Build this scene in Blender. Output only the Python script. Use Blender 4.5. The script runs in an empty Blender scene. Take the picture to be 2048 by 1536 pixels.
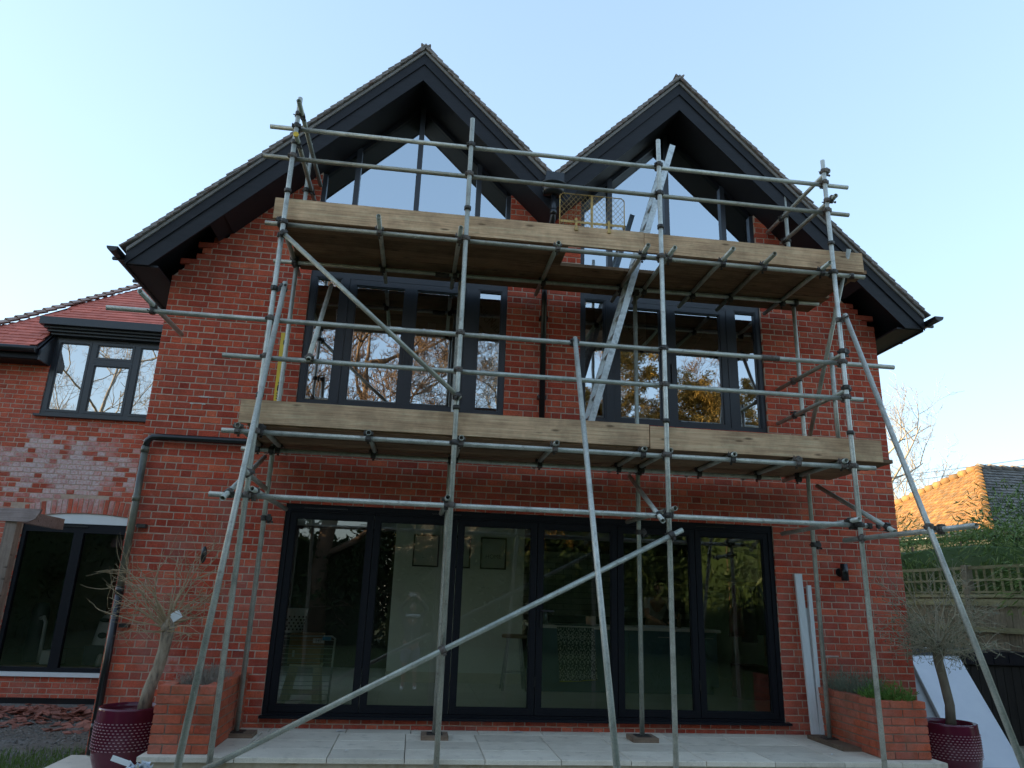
import bpy, math, random
from mathutils import Vector, Matrix
SC = bpy.context.scene
COL = SC.collection
rnd = random.Random(7)
R = math.radians

# ------------------------------------------------------------------ camera
CAM_H = 1.32; CAM_D = 8.15
RIGHT = Vector((0.99096954, -0.13004542, 0.03267359))
DOWN = Vector((0.0680753, 0.27800996, -0.95816294))
FWD = Vector((0.11552112, 0.95173455, 0.28435229))
CAM = Vector((0, -CAM_D, CAM_H))
cam_data = bpy.data.cameras.new('camera')
cam_data.sensor_width = 36.0
cam_data.lens = 1444.67 / 2048 * 36.0
cam_data.clip_start = 0.03
cam_data.clip_end = 600
cam = bpy.data.objects.new('camera', cam_data)
COL.objects.link(cam)
m = Matrix.Identity(4)
for i in range(3):
    m[i][0] = RIGHT[i]; m[i][1] = -DOWN[i]; m[i][2] = -FWD[i]; m[i][3] = CAM[i]
cam.matrix_world = m
SC.camera = cam

# ------------------------------------------------------------------ sky and sun
SUN_EL = R(7.5)
SUN_AZ = R(-80.0)            # clockwise from +y: low, to the left and behind the house
w = bpy.data.worlds.new('World'); SC.world = w; w.use_nodes = True
nt = w.node_tree; nt.nodes.clear()
sky = nt.nodes.new('ShaderNodeTexSky'); sky.sky_type = 'NISHITA'
sky.sun_disc = False; sky.sun_elevation = SUN_EL; sky.sun_rotation = SUN_AZ
sky.altitude = 50; sky.air_density = 1.0; sky.dust_density = 0.6; sky.ozone_density = 2.2
bg = nt.nodes.new('ShaderNodeBackground'); bg.inputs['Strength'].default_value = 0.15
wo = nt.nodes.new('ShaderNodeOutputWorld')
gm_ = nt.nodes.new('ShaderNodeGamma'); gm_.inputs[1].default_value = 0.5
tn = nt.nodes.new('ShaderNodeMix'); tn.data_type = 'RGBA'; tn.blend_type = 'MULTIPLY'; tn.inputs[0].default_value = 1.0
tn.inputs[7].default_value = (0.88, 0.94, 1.02, 1)      # the camera's white balance for open shade
nt.links.new(sky.outputs[0], gm_.inputs[0]); nt.links.new(gm_.outputs[0], tn.inputs[6]); nt.links.new(tn.outputs[2], bg.inputs[0])
nt.links.new(bg.outputs[0], wo.inputs[0])
sd = bpy.data.lights.new('sun', 'SUN'); sd.energy = 3.2; sd.angle = R(0.5); sd.color = (1.0, 0.74, 0.40)
sun = bpy.data.objects.new('sun', sd); COL.objects.link(sun)
sdir = Vector((math.sin(SUN_AZ) * math.cos(SUN_EL), math.cos(SUN_AZ) * math.cos(SUN_EL), math.sin(SUN_EL)))
sun.rotation_euler = sdir.to_track_quat('Z', 'Y').to_euler()
sun.location = (-30, 20, 20)
SC.view_settings.view_transform = 'Standard'; SC.view_settings.look = 'None'
SC.view_settings.gamma = 1.0; SC.view_settings.use_curve_mapping = False
SC.view_settings.exposure = 2.6
SC.render.engine = 'CYCLES'
SC.cycles.max_bounces = 8; SC.cycles.transparent_max_bounces = 12; SC.cycles.glossy_bounces = 5
SC.cycles.diffuse_bounces = 4
SC.cycles.use_denoising = True

# ------------------------------------------------------------------ mesh helpers
class MB:
    """collects shapes; build() links them as one mesh object"""
    def __init__(s):
        s.v = []; s.f = []; s.mi = []; s.cur = 0; s.smooth = []; s.sm = False
    def add(s, vs, fs):
        o = len(s.v); s.v.extend([tuple(p) for p in vs])
        for f in fs:
            s.f.append(tuple(i + o for i in f)); s.mi.append(s.cur); s.smooth.append(s.sm)
        return s
    def box(s, x0, x1, y0, y1, z0, z1):
        return s.add([(x0,y0,z0),(x1,y0,z0),(x1,y1,z0),(x0,y1,z0),(x0,y0,z1),(x1,y0,z1),(x1,y1,z1),(x0,y1,z1)],
                     [(0,3,2,1),(4,5,6,7),(0,1,5,4),(1,2,6,5),(2,3,7,6),(3,0,4,7)])
    def obox(s, c, ax, ay, az):
        c, ax, ay, az = Vector(c), Vector(ax), Vector(ay), Vector(az)
        vs = [c - ax - ay - az, c + ax - ay - az, c + ax + ay - az, c - ax + ay - az,
              c - ax - ay + az, c + ax - ay + az, c + ax + ay + az, c - ax + ay + az]
        return s.add(vs, [(0,3,2,1),(4,5,6,7),(0,1,5,4),(1,2,6,5),(2,3,7,6),(3,0,4,7)])
    def bar(s, p, q, w, h, up=(0,0,1)):
        """a rectangular bar from p to q"""
        p, q = Vector(p), Vector(q); d = (q - p); L = d.length; d.normalize()
        u = Vector(up); sd = d.cross(u)
        if sd.length < 1e-4: sd = d.cross(Vector((0,1,0)))
        sd.normalize(); u = sd.cross(d)
        return s.obox((p + q) / 2, d * (L / 2), sd * (w / 2), u * (h / 2))
    def prism(s, poly, y0, y1):
        """xz polygon extruded along y"""
        n = len(poly)
        vs = [(x, y0, z) for x, z in poly] + [(x, y1, z) for x, z in poly]
        fs = [tuple(range(n)), tuple(range(2 * n - 1, n - 1, -1))]
        fs += [(i, i + n, (i + 1) % n + n, (i + 1) % n) for i in range(n)]
        return s.add(vs, fs)
    def ringbar(s, x0, x1, z0, z1, w, y0, y1, wb=None, wt=None):
        """a rectangular picture-frame in the xz plane"""
        wb = w if wb is None else wb; wt = w if wt is None else wt
        s.box(x0, x0 + w, y0, y1, z0, z1); s.box(x1 - w, x1, y0, y1, z0, z1)
        s.box(x0 + w, x1 - w, y0, y1, z0, z0 + wb); s.box(x0 + w, x1 - w, y0, y1, z1 - wt, z1)
        return s
    def tube(s, pts, rad, n=8, caps=True):
        pts = [Vector(p) for p in pts]; k = len(pts)
        if not hasattr(rad, '__len__'): rad = [rad] * k
        vs = []; prev = None
        for i, p in enumerate(pts):
            d = (pts[min(i + 1, k - 1)] - pts[max(i - 1, 0)])
            if d.length < 1e-9: d = Vector((0, 0, 1))
            d.normalize()
            if prev is None:
                a = d.cross(Vector((0, 0, 1)))
                if a.length < 0.05: a = d.cross(Vector((1, 0, 0)))
            else:
                a = prev - d * prev.dot(d)
                if a.length < 1e-5: a = d.cross(Vector((0.3, 0.7, 0.2)))
            a.normalize(); prev = a; b = d.cross(a)
            for j in range(n):
                t = 2 * math.pi * j / n
                vs.append(p + a * (math.cos(t) * rad[i]) + b * (math.sin(t) * rad[i]))
        fs = []
        for i in range(k - 1):
            for j in range(n):
                fs.append((i * n + j, i * n + (j + 1) % n, (i + 1) * n + (j + 1) % n, (i + 1) * n + j))
        old = s.sm; s.sm = True; s.add(vs, fs); s.sm = old
        if caps:
            o = len(s.v) - k * n
            s.f.append(tuple(o + j for j in range(n - 1, -1, -1))); s.mi.append(s.cur); s.smooth.append(False)
            s.f.append(tuple(o + (k - 1) * n + j for j in range(n))); s.mi.append(s.cur); s.smooth.append(False)
        return s
    def pipe(s, p, q, r, n=16, wall=0.004):
        """straight hollow scaffold tube with open ends"""
        p, q = Vector(p), Vector(q); d = (q - p).normalized()
        a = d.cross(Vector((0, 0, 1)))
        if a.length < 0.05: a = d.cross(Vector((0, 1, 0)))
        a.normalize(); b = d.cross(a)
        def ring(c, rr): return [c + a * (math.cos(2*math.pi*j/n) * rr) + b * (math.sin(2*math.pi*j/n) * rr) for j in range(n)]
        deep = min(0.35, (q - p).length * 0.4)
        ri = r - wall
        rings = [ring(p + d * deep, ri), ring(p, ri), ring(p, r), ring(q, r), ring(q, ri), ring(q - d * deep, ri)]
        vs = [v for rg in rings for v in rg]; fs = []
        for k in range(5):
            for j in range(n):
                fs.append((k*n + j, k*n + (j+1) % n, (k+1)*n + (j+1) % n, (k+1)*n + j))
        old = s.sm; s.sm = True; s.add(vs, fs); s.sm = old
        o = len(s.v) - 6 * n
        s.f.append(tuple(o + j for j in range(n))); s.mi.append(s.cur); s.smooth.append(False)
        s.f.append(tuple(o + 5*n + j for j in range(n))); s.mi.append(s.cur); s.smooth.append(False)
        return s
    def lathe(s, prof, c, n=32, sx=1.0, sy=1.0):
        """(radius, z) profile turned about z at c"""
        k = len(prof); vs = []
        for r_, z in prof:
            for j in range(n):
                t = 2 * math.pi * j / n
                vs.append((c[0] + math.cos(t) * r_ * sx, c[1] + math.sin(t) * r_ * sy, c[2] + z))
        fs = [(i*n + j, i*n + (j+1) % n, (i+1)*n + (j+1) % n, (i+1)*n + j) for i in range(k - 1) for j in range(n)]
        old = s.sm; s.sm = True; s.add(vs, fs); s.sm = old
        return s
    def ball(s, c, rx, ry, rz, n=12, k=8, rot=None):
        vs = []
        for i in range(k + 1):
            a = math.pi * i / k
            for j in range(n):
                t = 2 * math.pi * j / n
                p = Vector((math.sin(a) * math.cos(t) * rx, math.sin(a) * math.sin(t) * ry, math.cos(a) * rz))
                if rot: p = rot @ p
                vs.append(Vector(c) + p)
        fs = [(i*n + j, (i+1)*n + j, (i+1)*n + (j+1) % n, i*n + (j+1) % n) for i in range(k) for j in range(n)]
        old = s.sm; s.sm = True; s.add(vs, fs); s.sm = old
        return s
    def leaf(s, p, d, u, L, W):
        """a small bent leaf: two quads"""
        p, d, u = Vector(p), Vector(d), Vector(u)
        sd = d.cross(u)
        if sd.length < 1e-5: sd = Vector((1, 0, 0))
        sd.normalize(); up = sd.cross(d)
        return s.add([p, p + d*(L*.45) + sd*(W*.5) + up*(W*.12), p + d*L, p + d*(L*.45) - sd*(W*.5) + up*(W*.12)], [(0, 1, 2), (0, 2, 3)])
    def mesh(s, name):
        me = bpy.data.meshes.new(name)
        me.from_pydata(s.v, [], s.f)
        me.polygons.foreach_set('material_index', s.mi)
        me.polygons.foreach_set('use_smooth', s.smooth)
        me.update()
        return me
    def build(s, name, mats, parent=None, loc=None):
        me = s.mesh(name)
        for mt in (mats if isinstance(mats, (list, tuple)) else [mats]): me.materials.append(mt)
        return place(name, me, parent, loc)

def world_loc(o):
    v = Vector((0, 0, 0))
    while o is not None:
        v = v + Vector(o.location); o = o.parent
    return v
def place(name, me, parent=None, loc=None):
    o = bpy.data.objects.new(name, me); COL.objects.link(o)
    base = Vector(loc) if loc is not None else Vector((0, 0, 0))
    if parent is not None:
        o.parent = parent; o.location = base - world_loc(parent)
    else:
        o.location = base
    return o
def tag(o, label, cat, group=None, kind=None):
    if label: o['label'] = label
    if cat: o['category'] = cat
    if group: o['group'] = group
    if kind: o['kind'] = kind
    return o
def thing(name, label, cat, loc=(0, 0, 0), group=None):
    o = bpy.data.objects.new(name, None); o.empty_display_size = 0.1; COL.objects.link(o)
    o.location = loc
    return tag(o, label, cat, group)
def copy_part(src, parent, loc, rot=None):
    c = src.copy(); COL.objects.link(c); c.parent = parent
    c.location = Vector(loc) - world_loc(parent)
    if rot is not None: c.rotation_euler = rot
    return c
def size_in_photo(p, length):
    d = (Vector(p) - CAM); z = d.dot(FWD)
    if z < 0.5: return 0
    x, y = d.dot(RIGHT) / z, d.dot(DOWN) / z
    if abs(x) > 0.72 or abs(y) > 0.54: return 0
    return length / z

# ------------------------------------------------------------------ material helpers
def new_mat(name):
    mt = bpy.data.materials.new(name); mt.use_nodes = True
    n = mt.node_tree.nodes; l = mt.node_tree.links
    return mt, n, l, n['Principled BSDF']
def rand_value(n, l):
    """one number per separate piece, whether the piece is an object or an island of a joined mesh"""
    g = n.new('ShaderNodeNewGeometry'); oi = n.new('ShaderNodeObjectInfo')
    a = n.new('ShaderNodeMath'); a.operation = 'ADD'
    l.new(g.outputs['Random Per Island'], a.inputs[0]); l.new(oi.outputs['Random'], a.inputs[1])
    f = n.new('ShaderNodeMath'); f.operation = 'FRACT'; l.new(a.outputs[0], f.inputs[0])
    return f.outputs[0]
def coords(n, l, scale=(1, 1, 1), world=False, rnd_off=True):
    if world:
        src = n.new('ShaderNodeNewGeometry').outputs['Position']
    else:
        src = n.new('ShaderNodeTexCoord').outputs['Object']
    mp = n.new('ShaderNodeMapping'); mp.inputs['Scale'].default_value = scale
    l.new(src, mp.inputs['Vector'])
    if rnd_off and not world:
        oi = n.new('ShaderNodeObjectInfo'); mu = n.new('ShaderNodeMath'); mu.operation = 'MULTIPLY'; mu.inputs[1].default_value = 40
        l.new(oi.outputs['Random'], mu.inputs[0]); cb = n.new('ShaderNodeCombineXYZ')
        for i in range(3): l.new(mu.outputs[0], cb.inputs[i])
        l.new(cb.outputs[0], mp.inputs['Location'])
    return mp.outputs[0]
def noise(n, l, vec, scale, detail=4, rough=0.6):
    t = n.new('ShaderNodeTexNoise'); t.inputs['Scale'].default_value = scale
    t.inputs['Detail'].default_value = detail; t.inputs['Roughness'].default_value = rough
    l.new(vec, t.inputs['Vector']); return t.outputs['Fac']
def ramp(n, l, fac, stops, interp='LINEAR'):
    r = n.new('ShaderNodeValToRGB'); r.color_ramp.interpolation = interp
    e = r.color_ramp.elements
    while len(e) < len(stops): e.new(0.5)
    for i, (p, c) in enumerate(stops):
        e[i].position = p; e[i].color = (c[0], c[1], c[2], 1) if hasattr(c, '__len__') else (c, c, c, 1)
    l.new(fac, r.inputs[0]); return r.outputs[0]
def mixc(n, l, fac, a, b, mode='MIX'):
    mx = n.new('ShaderNodeMix'); mx.data_type = 'RGBA'; mx.blend_type = mode
    for sock, val in ((mx.inputs[0], fac), (mx.inputs[6], a), (mx.inputs[7], b)):
        if hasattr(val, 'is_linked') or isinstance(val, bpy.types.NodeSocket): l.new(val, sock)
        elif hasattr(val, '__len__'): sock.default_value = (val[0], val[1], val[2], 1)
        else: sock.default_value = val
    return mx.outputs[2]
def mathn(n, l, op, a, b=0.0):
    t = n.new('ShaderNodeMath'); t.operation = op
    for i, v in enumerate((a, b)):
        if isinstance(v, bpy.types.NodeSocket): l.new(v, t.inputs[i])
        else: t.inputs[i].default_value = v
    return t.outputs[0]
def bump(n, l, b, h, strength, dist=0.01):
    t = n.new('ShaderNodeBump'); t.inputs['Strength'].default_value = strength; t.inputs['Distance'].default_value = dist
    l.new(h, t.inputs['Height']); l.new(t.outputs[0], b.inputs['Normal'])
def M(name, c1, c2=None, scale=8, rough=0.6, metal=0.0, bmp=0.0, stretch=(1, 1, 1), var=0.0, spec=0.5, world=False, c3=None, fine=0):
    """two-tone noisy material; var = brightness spread between pieces"""
    mt, n, l, b = new_mat(name)
    b.inputs['Roughness'].default_value = rough; b.inputs['Metallic'].default_value = metal
    b.inputs['Specular IOR Level'].default_value = spec
    c2 = c2 or tuple(x * 0.8 for x in c1)
    vec = coords(n, l, stretch, world)
    nz = noise(n, l, vec, scale, 5, 0.62)
    stops = [(0.32, c1), (0.68, c2)] if c3 is None else [(0.3, c1), (0.5, c2), (0.7, c3)]
    col = ramp(n, l, nz, stops)
    if var:
        rv = rand_value(n, l)
        mr = n.new('ShaderNodeMapRange'); l.new(rv, mr.inputs[0])
        mr.inputs[3].default_value = 1 - var; mr.inputs[4].default_value = 1 + var
        cb = n.new('ShaderNodeCombineColor')
        for i in range(3): l.new(mr.outputs[0], cb.inputs[i])
        col = mixc(n, l, 1.0, col, cb.outputs[0], 'MULTIPLY')
    l.new(col, b.inputs['Base Color'])
    if bmp:
        h = noise(n, l, vec, fine or scale * 4, 6, 0.7); bump(n, l, b, h, bmp)
    return mt

# ------------------------------------------------------------------ materials
def brick_mat(name, tones, white=0.0, dark=0.0, green=0.0):
    mt, n, l, b = new_mat(name)
    b.inputs['Roughness'].default_value = 0.92; b.inputs['Specular IOR Level'].default_value = 0.2
    rv = rand_value(n, l)
    col = ramp(n, l, rv, [(i / (len(tones) - 1), c) for i, c in enumerate(tones)])
    wv = coords(n, l, world=True)
    fine = noise(n, l, wv, 55, 5, 0.7)
    col = mixc(n, l, 1.0, col, ramp(n, l, fine, [(0.25, 0.62), (0.5, 0.98), (0.75, 1.28)]), 'MULTIPLY')
    mid = noise(n, l, wv, 9, 4, 0.6)
    col = mixc(n, l, 1.0, col, ramp(n, l, mid, [(0.3, 0.8), (0.7, 1.15)]), 'MULTIPLY')
    # pale specks of lime and mortar smear left on the faces
    sm = ramp(n, l, noise(n, l, wv, 26, 6, 0.75), [(0.60, 0.0), (0.72, 0.55)])
    col = mixc(n, l, sm, col, (0.55, 0.36, 0.27))
    # broad toning and a lime haze that hangs on the lower courses
    col = mixc(n, l, 1.0, col, ramp(n, l, noise(n, l, wv, 0.9, 4, 0.6), [(0.3, (0.80, 0.78, 0.78)), (0.7, (1.14, 1.10, 1.08))]), 'MULTIPLY')
    sz = n.new('ShaderNodeSeparateXYZ'); l.new(n.new('ShaderNodeNewGeometry').outputs['Position'], sz.inputs[0])
    low = ramp(n, l, mathn(n, l, 'DIVIDE', sz.outputs[2], 4.0), [(0.45, 1.0), (0.68, 0.25)])
    hz = mathn(n, l, 'MULTIPLY', low, ramp(n, l, noise(n, l, wv, 2.1, 5, 0.7), [(0.42, 0.0), (0.68, 0.38)]))
    col = mixc(n, l, hz, col, (0.44, 0.27, 0.225))
    blo = ramp(n, l, mathn(n, l, 'ADD', noise(n, l, wv, 1.15, 6, 0.75), mathn(n, l, 'MULTIPLY', rv, 0.06)), [(0.66, 0.0), (0.74, 0.5)])
    col = mixc(n, l, blo, col, (0.62, 0.50, 0.46))
    if white:
        sx = n.new('ShaderNodeSeparateXYZ'); l.new(n.new('ShaderNodeNewGeometry').outputs['Position'], sx.inputs[0])
        # salt bloom in a band under the upper window of the wing (x -6.6..-3.4, z 2.5..3.7)
        dz = mathn(n, l, 'ABSOLUTE', mathn(n, l, 'SUBTRACT', sx.outputs[2], 2.95))
        dx = mathn(n, l, 'ABSOLUTE', mathn(n, l, 'SUBTRACT', sx.outputs[0], -5.35))
        e = mathn(n, l, 'ADD', mathn(n, l, 'MULTIPLY', dz, 0.65), mathn(n, l, 'MULTIPLY', dx, 0.32))
        fld = mathn(n, l, 'SUBTRACT', mathn(n, l, 'ADD', noise(n, l, wv, 3.2, 5, 0.65), mathn(n, l, 'MULTIPLY', rv, 0.55)), e)
        k = ramp(n, l, fld, [(0.30, 0.0), (0.62, white)])
        k2 = mathn(n, l, 'MULTIPLY', k, ramp(n, l, noise(n, l, wv, 30, 5, 0.7), [(0.35, 0.35), (0.6, 1.0)]))
        col = mixc(n, l, k2, col, (0.66, 0.58, 0.57))
    if green:
        k = ramp(n, l, noise(n, l, wv, 6, 4, 0.6), [(0.5, 0.0), (0.72, green)])
        col = mixc(n, l, k, col, (0.07, 0.075, 0.03))
    l.new(col, b.inputs['Base Color'])
    bump(n, l, b, noise(n, l, wv, 90, 6, 0.75), 0.55, 0.004)
    return mt
BR_MAIN = brick_mat('red_brick', [(0.379, 0.058, 0.034), (0.536, 0.085, 0.045), (0.483, 0.091, 0.053), (0.629, 0.122, 0.061), (0.420, 0.077, 0.048), (0.724, 0.161, 0.077)])
BR_WING = brick_mat('wing_brick', [(0.458, 0.089, 0.052), (0.603, 0.122, 0.064), (0.520, 0.114, 0.072), (0.665, 0.154, 0.086)], white=0.9)
BR_PLANT = brick_mat('planter_brick', [(0.414, 0.083, 0.043), (0.540, 0.122, 0.058), (0.450, 0.106, 0.058), (0.504, 0.142, 0.076)], green=0.35)
MORTAR = M('mortar', (0.58, 0.44, 0.345), (0.44, 0.31, 0.235), 14, 0.95, bmp=0.5, world=True, spec=0.1, fine=90)
MORTAR_GREY = M('grey_mortar', (0.30, 0.22, 0.17), (0.22, 0.16, 0.12), 14, 0.95, bmp=0.5, world=True, spec=0.1, fine=90)
FRAME = M('anthracite_aluminium', (0.0065, 0.0075, 0.011), (0.009, 0.010, 0.014), 30, 0.5, spec=0.22, bmp=0.04)
FRAME_UP = M('grey_aluminium', (0.026, 0.030, 0.038), (0.030, 0.034, 0.043), 30, 0.34, spec=0.5, bmp=0.03)
BARGE = M('black_stained_board', (0.0105, 0.011, 0.014), (0.017, 0.0175, 0.022), 3, 0.5, bmp=0.3, stretch=(1.5, 8, 8), var=0.15, fine=40, spec=0.3)
SOFFIT = M('black_soffit', (0.010, 0.010, 0.014), (0.013, 0.013, 0.018), 6, 0.6)
PLASTIC_BLACK = M('black_plastic', (0.010, 0.011, 0.013), (0.016, 0.016, 0.018), 5, 0.28, bmp=0.05)
PIPE_GREEN = M('weathered_black_pipe', (0.03, 0.03, 0.026), (0.17, 0.165, 0.12), 3.2, 0.35, bmp=0.1, stretch=(2, 2, .6), c3=(.10, .10, .075))
TILE_BROWN = M('brown_roof_tile', (0.17, 0.145, 0.135), (0.25, 0.225, 0.21), 9, 0.8, bmp=0.4, var=0.25, world=True, c3=(0.17, 0.105, 0.085))
TILE_RED = M('red_roof_tile', (0.503, 0.121, 0.081), (0.583, 0.163, 0.115), 7, 0.75, bmp=0.3, var=0.14, world=True)
TILE_HIP = M('pale_hip_tile', (0.33, 0.22, 0.18), (0.40, 0.29, 0.25), 9, 0.8, bmp=0.3, var=0.15, world=True)
VERGE = M('verge_mortar', (0.22, 0.205, 0.195), (0.30, 0.285, 0.27), 20, 0.95, bmp=0.6)

def tube_mat():
    mt, n, l, b = new_mat('galvanised_tube')
    vec = coords(n, l, (1, 1, 1), True)
    oi = n.new('ShaderNodeObjectInfo')
    big = noise(n, l, vec, 5.5, 5, 0.7)
    col = ramp(n, l, big, [(0.28, (0.36, 0.355, 0.325)), (0.5, (0.53, 0.525, 0.48)), (0.75, (0.68, 0.67, 0.62))])
    tint = ramp(n, l, oi.outputs['Random'], [(0.0, (0.55, 0.53, 0.46)), (0.25, (0.92, 0.94, 0.92)), (0.5, (0.72, 0.78, 0.74)), (0.75, (1.12, 1.14, 1.12)), (1.0, (0.62, 0.62, 0.55))])
    col = mixc(n, l, 1.0, col, tint, 'MULTIPLY')
    spk = ramp(n, l, noise(n, l, vec, 140, 3, 0.6), [(0.4, 0.86), (0.62, 1.12)])
    col = mixc(n, l, 1.0, col, spk, 'MULTIPLY')
    rust = ramp(n, l, noise(n, l, vec, 13, 6, 0.72), [(0.57, 0.0), (0.72, 0.75)])
    col = mixc(n, l, rust, col, (0.14, 0.095, 0.065))
    spl = ramp(n, l, noise(n, l, vec, 24, 3, 0.5), [(0.70, 0.0), (0.73, 0.85)])
    col = mixc(n, l, spl, col, (0.62, 0.62, 0.58))
    l.new(col, b.inputs['Base Color'])
    met = ramp(n, l, rust, [(0.0, 0.55), (0.6, 0.05)]); l.new(met, b.inputs['Metallic'])
    l.new(ramp(n, l, noise(n, l, vec, 20, 4, 0.6), [(0.3, 0.40), (0.7, 0.62)]), b.inputs['Roughness'])
    bump(n, l, b, noise(n, l, vec, 70, 5, 0.7), 0.18, 0.004)
    return mt
TUBE = tube_mat()
RUST = M('rusty_steel', (0.085, 0.050, 0.034), (0.15, 0.135, 0.12), 30, 0.7, metal=0.3, bmp=0.5, world=True, c3=(0.10, 0.045, 0.025), fine=120)
CLAMP_DARK = M('dark_steel', (0.035, 0.032, 0.03), (0.085, 0.075, 0.065), 30, 0.55, metal=0.4, bmp=0.4, world=True, fine=120)
def wood_mat(name, a, b_, c, grain=(0.9, 22, 22), var=0.15):
    mt, n, l, b = new_mat(name)
    b.inputs['Roughness'].default_value = 0.86; b.inputs['Specular IOR Level'].default_value = 0.2
    vec = coords(n, l, grain); flat = coords(n, l, (1, 1, 1))
    g = noise(n, l, vec, 2.4, 7, 0.72)
    col = ramp(n, l, g, [(0.28, a), (0.52, b_), (0.74, c)])
    st = ramp(n, l, noise(n, l, flat, 2.3, 5, 0.7), [(0.38, 0.72), (0.6, 1.08)])
    col = mixc(n, l, 1.0, col, st, 'MULTIPLY')
    vor = n.new('ShaderNodeTexVoronoi'); vor.inputs['Scale'].default_value = 1.0
    mp = coords(n, l, (2.4, 9, 9)); l.new(mp, vor.inputs['Vector'])
    kn = ramp(n, l, vor.outputs['Distance'], [(0.06, 0.8), (0.14, 0.0)])
    col = mixc(n, l, kn, col, tuple(x * 0.35 for x in a))
    spots = ramp(n, l, noise(n, l, flat, 60, 3, 0.6), [(0.68, 0.0), (0.75, 0.5)])
    col = mixc(n, l, spots, col, (0.10, 0.07, 0.05))
    if var:
        rv = rand_value(n, l); mr = n.new('ShaderNodeMapRange'); l.new(rv, mr.inputs[0])
        mr.inputs[3].default_value = 1 - var; mr.inputs[4].default_value = 1 + var
        cb = n.new('ShaderNodeCombineColor')
        for i in range(3): l.new(mr.outputs[0], cb.inputs[i])
        col = mixc(n, l, 1.0, col, cb.outputs[0], 'MULTIPLY')
    l.new(col, b.inputs['Base Color'])
    bump(n, l, b, noise(n, l, vec, 6, 6, 0.75), 0.35, 0.006)
    return mt
TOE = wood_mat('weathered_toe_board', (0.360, 0.215, 0.122), (0.690, 0.449, 0.270), (0.740, 0.631, 0.397), grain=(0.7, 26, 26))
DECK = wood_mat('dirty_scaffold_board', (0.132, 0.079, 0.045), (0.240, 0.149, 0.088), (0.324, 0.209, 0.130), var=0.25)
SOLE = wood_mat('sole_board_wood', (0.140, 0.091, 0.063), (0.238, 0.168, 0.119), (0.308, 0.231, 0.168))
POSTW = wood_mat('weathered_timber', (0.224, 0.161, 0.126), (0.336, 0.259, 0.210), (0.434, 0.350, 0.294), grain=(14, 14, 0.8))
BEAMW = wood_mat('weathered_beam', (0.238, 0.175, 0.161), (0.350, 0.273, 0.252), (0.448, 0.371, 0.350))
FENCEW = wood_mat('grey_fence_board', (0.224, 0.189, 0.129), (0.370, 0.315, 0.225), (0.482, 0.420, 0.304), grain=(20, 20, 0.7), var=0.22)
TRELW = wood_mat('green_grey_trellis', (0.252, 0.233, 0.123), (0.399, 0.376, 0.217), (0.525, 0.497, 0.312), grain=(16, 1.2, 16))
RAFTER = wood_mat('raw_timber', (0.20, 0.13, 0.07), (0.30, 0.21, 0.12), (0.38, 0.28, 0.17))
ALU = M('scuffed_aluminium', (0.42, 0.45, 0.45), (0.60, 0.63, 0.62), 14, 0.42, metal=0.65, bmp=0.25, c3=(0.30, 0.32, 0.32), fine=60)
YELLOW = M('chipped_yellow_paint', (0.62, 0.40, 0.075), (0.55, 0.36, 0.12), 30, 0.5, bmp=0.2, c3=(0.13, 0.07, 0.04))
YELLOW_MESH = M('yellow_mesh_wire', (0.50, 0.34, 0.12), (0.30, 0.20, 0.09), 30, 0.5)
LEVELM = M('yellow_level', (0.75, 0.50, 0.02), (0.70, 0.46, 0.03), 10, 0.35)
INK = M('black_ink', (0.015, 0.015, 0.015), None, 5, 0.6)
WHITE_PL = M('white_upvc', (0.72, 0.74, 0.74), (0.62, 0.65, 0.64), 9, 0.3, stretch=(6, 6, .5))
WHITE_BOARD = M('white_board', (0.72, 0.76, 0.82), (0.66, 0.70, 0.77), 4, 0.35, bmp=0.03)
WHITE_PAINT = M('white_paint', (0.76, 0.78, 0.78), (0.70, 0.73, 0.73), 6, 0.45)
GREY_EDGE = M('grey_board_edge', (0.42, 0.43, 0.42), (0.34, 0.35, 0.35), 8, 0.6)
DARK_PANEL = M('dark_blue_grey_panel', (0.035, 0.045, 0.06), (0.05, 0.06, 0.078), 6, 0.45)
SHED = M('black_shed_timber', (0.018, 0.016, 0.016), (0.030, 0.027, 0.026), 6, 0.6, bmp=0.3, stretch=(12, 12, 1), var=0.2)
SHEDLID = M('black_lid_plastic', (0.012, 0.012, 0.018), (0.022, 0.022, 0.03), 6, 0.3)
def slab_mat():
    mt, n, l, b = new_mat('grey_paving')
    b.inputs['Roughness'].default_value = 0.8; b.inputs['Specular IOR Level'].default_value = 0.3
    wv = coords(n, l, world=True); rv = rand_value(n, l)
    col = ramp(n, l, noise(n, l, wv, 2.2, 6, 0.65), [(0.3, (0.60, 0.54, 0.44)), (0.7, (0.76, 0.70, 0.585))])
    col = mixc(n, l, 1.0, col, ramp(n, l, noise(n, l, wv, 120, 4, 0.7), [(0.3, 0.85), (0.7, 1.12)]), 'MULTIPLY')
    col = mixc(n, l, 1.0, col, ramp(n, l, rv, [(0, 0.86), (1, 1.1)]), 'MULTIPLY')
    st = ramp(n, l, noise(n, l, wv, 7, 6, 0.7), [(0.55, 0.0), (0.75, 0.55)])
    col = mixc(n, l, st, col, (0.20, 0.185, 0.15))
    du = ramp(n, l, noise(n, l, wv, 3.1, 6, 0.75), [(0.55, 0.0), (0.72, 0.5)])
    col = mixc(n, l, du, col, (0.78, 0.72, 0.61))
    l.new(col, b.inputs['Base Color'])
    bump(n, l, b, noise(n, l, wv, 60, 6, 0.7), 0.25, 0.004)
    return mt
SLAB = slab_mat()
RENDER_ = M('stained_render', (0.420, 0.350, 0.252), (0.532, 0.476, 0.364), 5, 0.9, bmp=0.3, world=True, c3=(0.336, 0.280, 0.182))
JOINT = M('dark_joint', (0.07, 0.07, 0.06), (0.11, 0.11, 0.095), 9, 0.95, world=True)
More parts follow.
